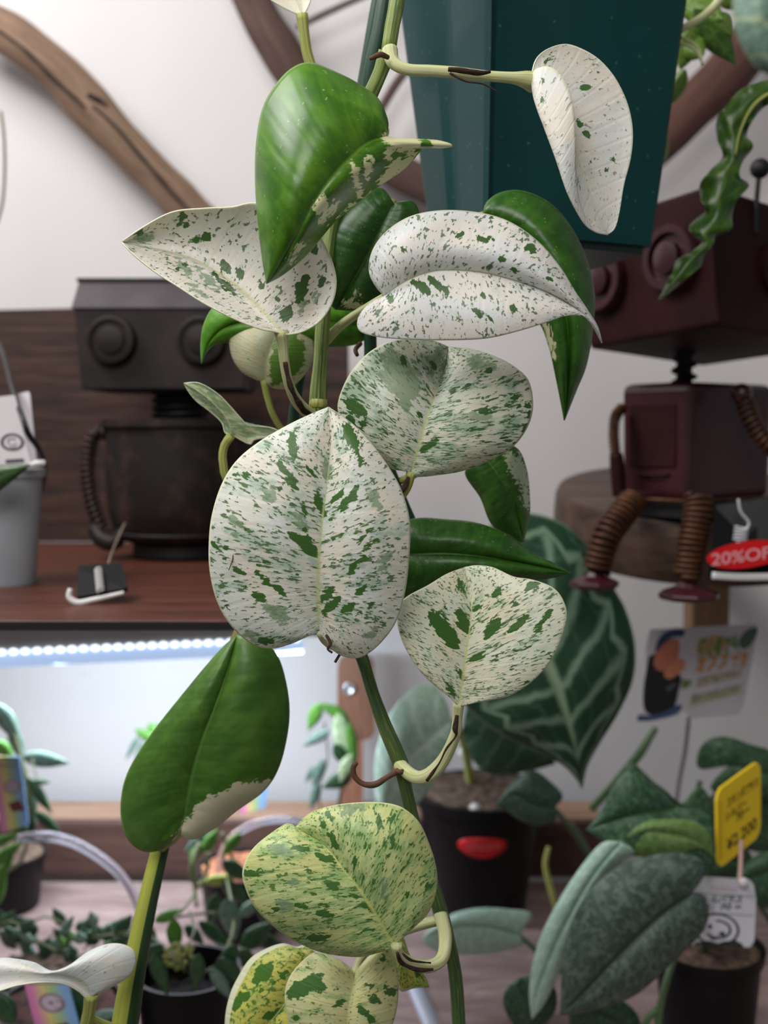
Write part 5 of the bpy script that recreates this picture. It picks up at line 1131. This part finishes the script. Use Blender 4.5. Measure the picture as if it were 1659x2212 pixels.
rg = random.Random(3)
shrub((P(60, 1990, .84).x, .84, TZ), 'bright green lance-leaved plant at the left edge beside a black pot', 'potted plant',
      [(M_h2, -20, 1870, 50, 1818, 26, .85), (M_h2, -30, 1930, 30, 1850, 26, .85), (M_h2, -30, 1830, 44, 1800, 22, .86), (M_h2, -10, 1960, 14, 1880, 20, .85), (M_h1, -30, 1970, 20, 1990, 30, .84), (M_h1, 0, 2000, 60, 1985, 26, .84)],
      [[(-30, 1850, .86, 4), (-20, 1930, .85, 4), (-10, 2010, .84, 5)]])
# hoya in front with bud cluster
pl = shrub((P(400, 2140, .70).x, .70, TZ), 'hoya with glossy leaves and a yellow bud cluster in black pot, bottom left', 'potted plant',
      [(M_h2, 335, 1990, 396, 1964, 24, .76), (M_h2, 375, 1984, 380, 2060, 34, .74), (M_h1, 250, 2022, 285, 1976, 32, .78), (M_h1, 206, 2022, 214, 2000, 22, .79), (M_h1, 176, 2026, 184, 2000, 18, .79), (M_h2, 160, 2034, 150, 2010, 16, .79), (M_h2, 140, 2045, 130, 2022, 16, .79),
       (M_h3, 490, 1940, 508, 2032, 44, .80), (M_h1, 520, 2050, 590, 1990, 44, .78), (M_h1, 500, 2060, 560, 2080, 40, .76), (M_h1, 322, 2030, 356, 2094, 36, .74), (M_h1, 440, 2045, 452, 2140, 34, .74), (M_h3, 470, 2040, 500, 2100, 36, .76), (M_h1, 430, 1990, 500, 2050, 30, .77), (M_h4, 440, 1905, 514, 1896, 24, .86),
       (M_h1, 560, 1940, 600, 2010, 40, .80), (M_h1, 400, 2000, 440, 2040, 26, .76), (M_h3, 520, 1980, 560, 1940, 26, .8), (M_h1, 300, 1995, 340, 2030, 30, .77), (M_h1, 470, 1930, 450, 2000, 30, .82), (M_h1, 540, 2080, 600, 2110, 40, .76), (M_h3, 450, 2150, 500, 2190, 26, .72),
       (M_h1, 480, 1860, 540, 1900, 36, .86), (M_h1, 540, 2020, 620, 2050, 34, .8), (M_h1, 285, 2050, 330, 2010, 26, .75),
       (M_h1, 330, 2060, 362, 2150, 34, .655), (M_h1, 430, 2060, 420, 2140, 34, .655), (M_h1, 470, 2070, 530, 2130, 40, .655), (M_h3, 455, 2090, 500, 2160, 30, .65), (M_h1, 510, 2040, 470, 2110, 34, .66), (M_h1, 350, 2040, 300, 2090, 36, .66)],
      [[(335, 1990, .76, 3), (420, 1975, .78, 3), (470, 1972, .79, 3)], [(375, 1984, .74, 3), (400, 1960, .78, 3), (420, 1930, .84, 3)], [(200, 2025, .79, 3), (300, 2015, .77, 4), (360, 2050, .73, 4), (400, 2100, .70, 4)], [(490, 1900, .84, 3), (505, 2000, .79, 4), (470, 2080, .73, 4), (420, 2110, .70, 4)], [(410, 1970, .78, 3), (420, 2010, .74, 3), (400, 2050, .72, 3)]],
      dict(px_c=405, Yc=.70, rtop=112, rbot=96, ytop=2092, fill=.72, soil=plain('shaded_void_soil', (22, 18, 17), (10, 9, 9), 150, .9, bump=.6)))  # shade of the pot's hollow put into the black soil colour
b = MB(); M_bud = plain('yellow_green_buds', (150, 152, 92), (122, 130, 74), 200, .6)
for k in range(46):
    a = rg.uniform(0, 2*PI); r = 34*math.sqrt(rg.random()); q = P(390+r*math.cos(a), 2068+r*.85*math.sin(a), .70-.008*(1-(r/34)**2)); b.ball(q, .0019, 8)
o = build('bud_cluster', b, M_bud, pl)
# second dark pot with brown soil
shrub((P(520, 1960, .90).x, .91, TZ), 'small plant in black pot with orange bark beside the clear hoop', 'potted plant',
      [(M_h2, 440, 1840, 470, 1790, 26, .88), (M_h2, 410, 1860, 440, 1820, 22, .88), (M_h3, 450, 1800, 400, 1840, 26, .89), (M_h2, 520, 1800, 480, 1850, 24, .88), (M_h1, 560, 1880, 610, 1930, 34, .87), (M_h1, 480, 1900, 540, 1960, 34, .86)],
      [[(430, 1820, .88, 5), (415, 1870, .87, 7), (425, 1915, .87, 6), (445, 1890, .875, 5), (450, 1840, .88, 5)], [(420, 1915, .87, 4), (425, 1960, .86, 4)], [(480, 1800, .89, 4), (500, 1850, .90, 4), (520, 1880, .91, 4)]],
      dict(px_c=525, Yc=.92, rtop=96, rbot=80, ytop=1868, soil=plain('orange_bark', (196, 128, 92), (120, 72, 50), 130, .9, bump=.8)))
# back left ground cover, bottom left
shrub((P(60, 2130, .80).x, .80, TZ), 'low grey green tangled plant behind the white leaf at bottom left', 'potted plant',
      [(M_h1 if k % 3 else M_h3, x, y, x+rg.uniform(-50, 50), y-rg.uniform(10, 45), rg.uniform(18, 32), rg.uniform(.78, .86)) for k, (x, y) in enumerate([(rg.uniform(-20, 270), rg.uniform(2000, 2110)) for _ in range(44)])],
      [[(x, y, .82, 2.5), (x+40, y-20, .82, 2.5), (x+90, y+5, .82, 2.5)] for x, y in ((-20, 2010), (30, 2050), (100, 2030), (150, 2080), (180, 2050), (60, 2000))],
      dict(px_c=60, Yc=.80, rtop=130, rbot=110, ytop=2120))
shrub((P(230, 2200, .66).x, .68, TZ), 'black pot of reddish bark with dark leaves behind the rainbow label', 'potted plant',
      [(M_h1, 160, 2125, 192, 2230, 36, .68), (M_h1, 20, 2140, -30, 2080, 50, .68), (M_h3, 200, 2200, 262, 2186, 26, .65), (M_h1, 30, 2210, -20, 2130, 50, .66)], [[(190, 2230, .66, 3), (200, 2160, .67, 3)]],
      dict(px_c=128, Yc=.70, rtop=132, rbot=110, ytop=2165, soil=plain('reddish_bark', (96, 62, 52), (56, 36, 32), 130, .9, bump=.8)))
# plants behind the broad leaf and in the centre
shrub((P(310, 1760, 1.0).x, 1.045, zt), 'small bright green plant peeking out behind the broad green leaf', 'plant',
      [(M_h2, 340, 1600, 290, 1575, 24, 1.0), (M_h2, 345, 1590, 320, 1562, 30, 1.0), (M_h2, 335, 1580, 370, 1590, 30, 1.0), (M_h3, 300, 1590, 272, 1640, 12, 1.0), (M_h3, 310, 1600, 290, 1650, 10, 1.0)],
      [[(335, 1590, 1.0, 3), (345, 1680, 1.02, 3), (350, 1775, 1.05, 3)]])
M_vg = leafmat('variegated_small', (196, 206, 176), (150, 176, 130), (70, 110, 60), (180, 190, 140), 110, .45, .6, fs=20)
shrub((P(725, 1760, .98).x, 1.045, zt), 'small variegated plant standing in front of the wooden paddle', 'plant',
      [(M_h2, 692, 1518, 666, 1578, 28, .97), (M_h3, 712, 1578, 654, 1612, 22, .97), (M_h2, 692, 1522, 760, 1590, 26, .97, (0, 4), -14), (M_vg, 730, 1540, 755, 1660, 40, .965), (M_h1, 722, 1608, 752, 1655, 28, .96), (M_h2, 755, 1560, 768, 1660, 22, .96), (M_h1, 762, 1672, 696, 1702, 34, .96), (M_vg, 760, 1630, 735, 1690, 30, .955), (M_h3, 700, 1640, 675, 1700, 22, .97), (M_h3, 690, 1690, 670, 1750, 20, .98), (M_h3, 680, 1655, 660, 1690, 14, .98)],
      [[(700, 1520, .975, 4), (735, 1560, .975, 4), (745, 1650, .975, 4), (735, 1720, 1.0, 4), (725, 1770, 1.045, 4)], [(700, 1560, .98, 2), (708, 1640, .98, 2), (690, 1700, .99, 2), (695, 1770, 1.04, 2)]])
# wooden paddle with metal eyelet
t = thing('wooden_paddle', P(760, 1740, 1.05), 'brown wooden paddle with a round metal eyelet standing behind the vine', 'board')
M_pad = woodmat('paddle_wood', (150, 106, 84), (120, 84, 66), None, (8, 8, 1), 8, .5)
cp = Card(P(724, 1420, 1.06), P(812, 1420, 1.06), P(812, 1598, 1.06), P(724, 1598, 1.06), .012)
cp.sheet('blade', M_pad, t, cut=[(.06, .1), (.12, .03), (.25, 0), (.75, 0), (.9, .03), (.95, .1), (.98, .9), (.9, .97), (.78, 1), (.22, 1), (.1, .97), (.04, .9)])
cp2 = Card(P(736, 1590, 1.062), P(784, 1590, 1.062), P(784, 1790, 1.062), P(736, 1790, 1.062), .01); cp2.sheet('handle', woodmat('paddle_handle_wood', (176, 124, 100), (150, 100, 80), None, (8, 8, 1), 8, .5), t, .05)
build('eyelet', MB().lathe(P(754, 1487, 1.059), [(.0062, 0), (.0062, .0015), (.004, .002), (.0035, .001), (0, .001)], 24, (0, -1, 0)), plain('steel_eyelet', (220, 222, 230), rough=.25, metal=.8), t)
# white curtain clip strip
t = thing('white_pipe', P(905, 2200, .74), 'white plastic tube lying at the bottom centre behind the vine', 'tube')
px_tube('tube', plain('white_pvc', (196, 200, 214), rough=.4), t, [(880, 2090, .84, 26), (905, 2150, .80, 32), (940, 2230, .76, 36), (960, 2290, .73, 38)], flat=.5)
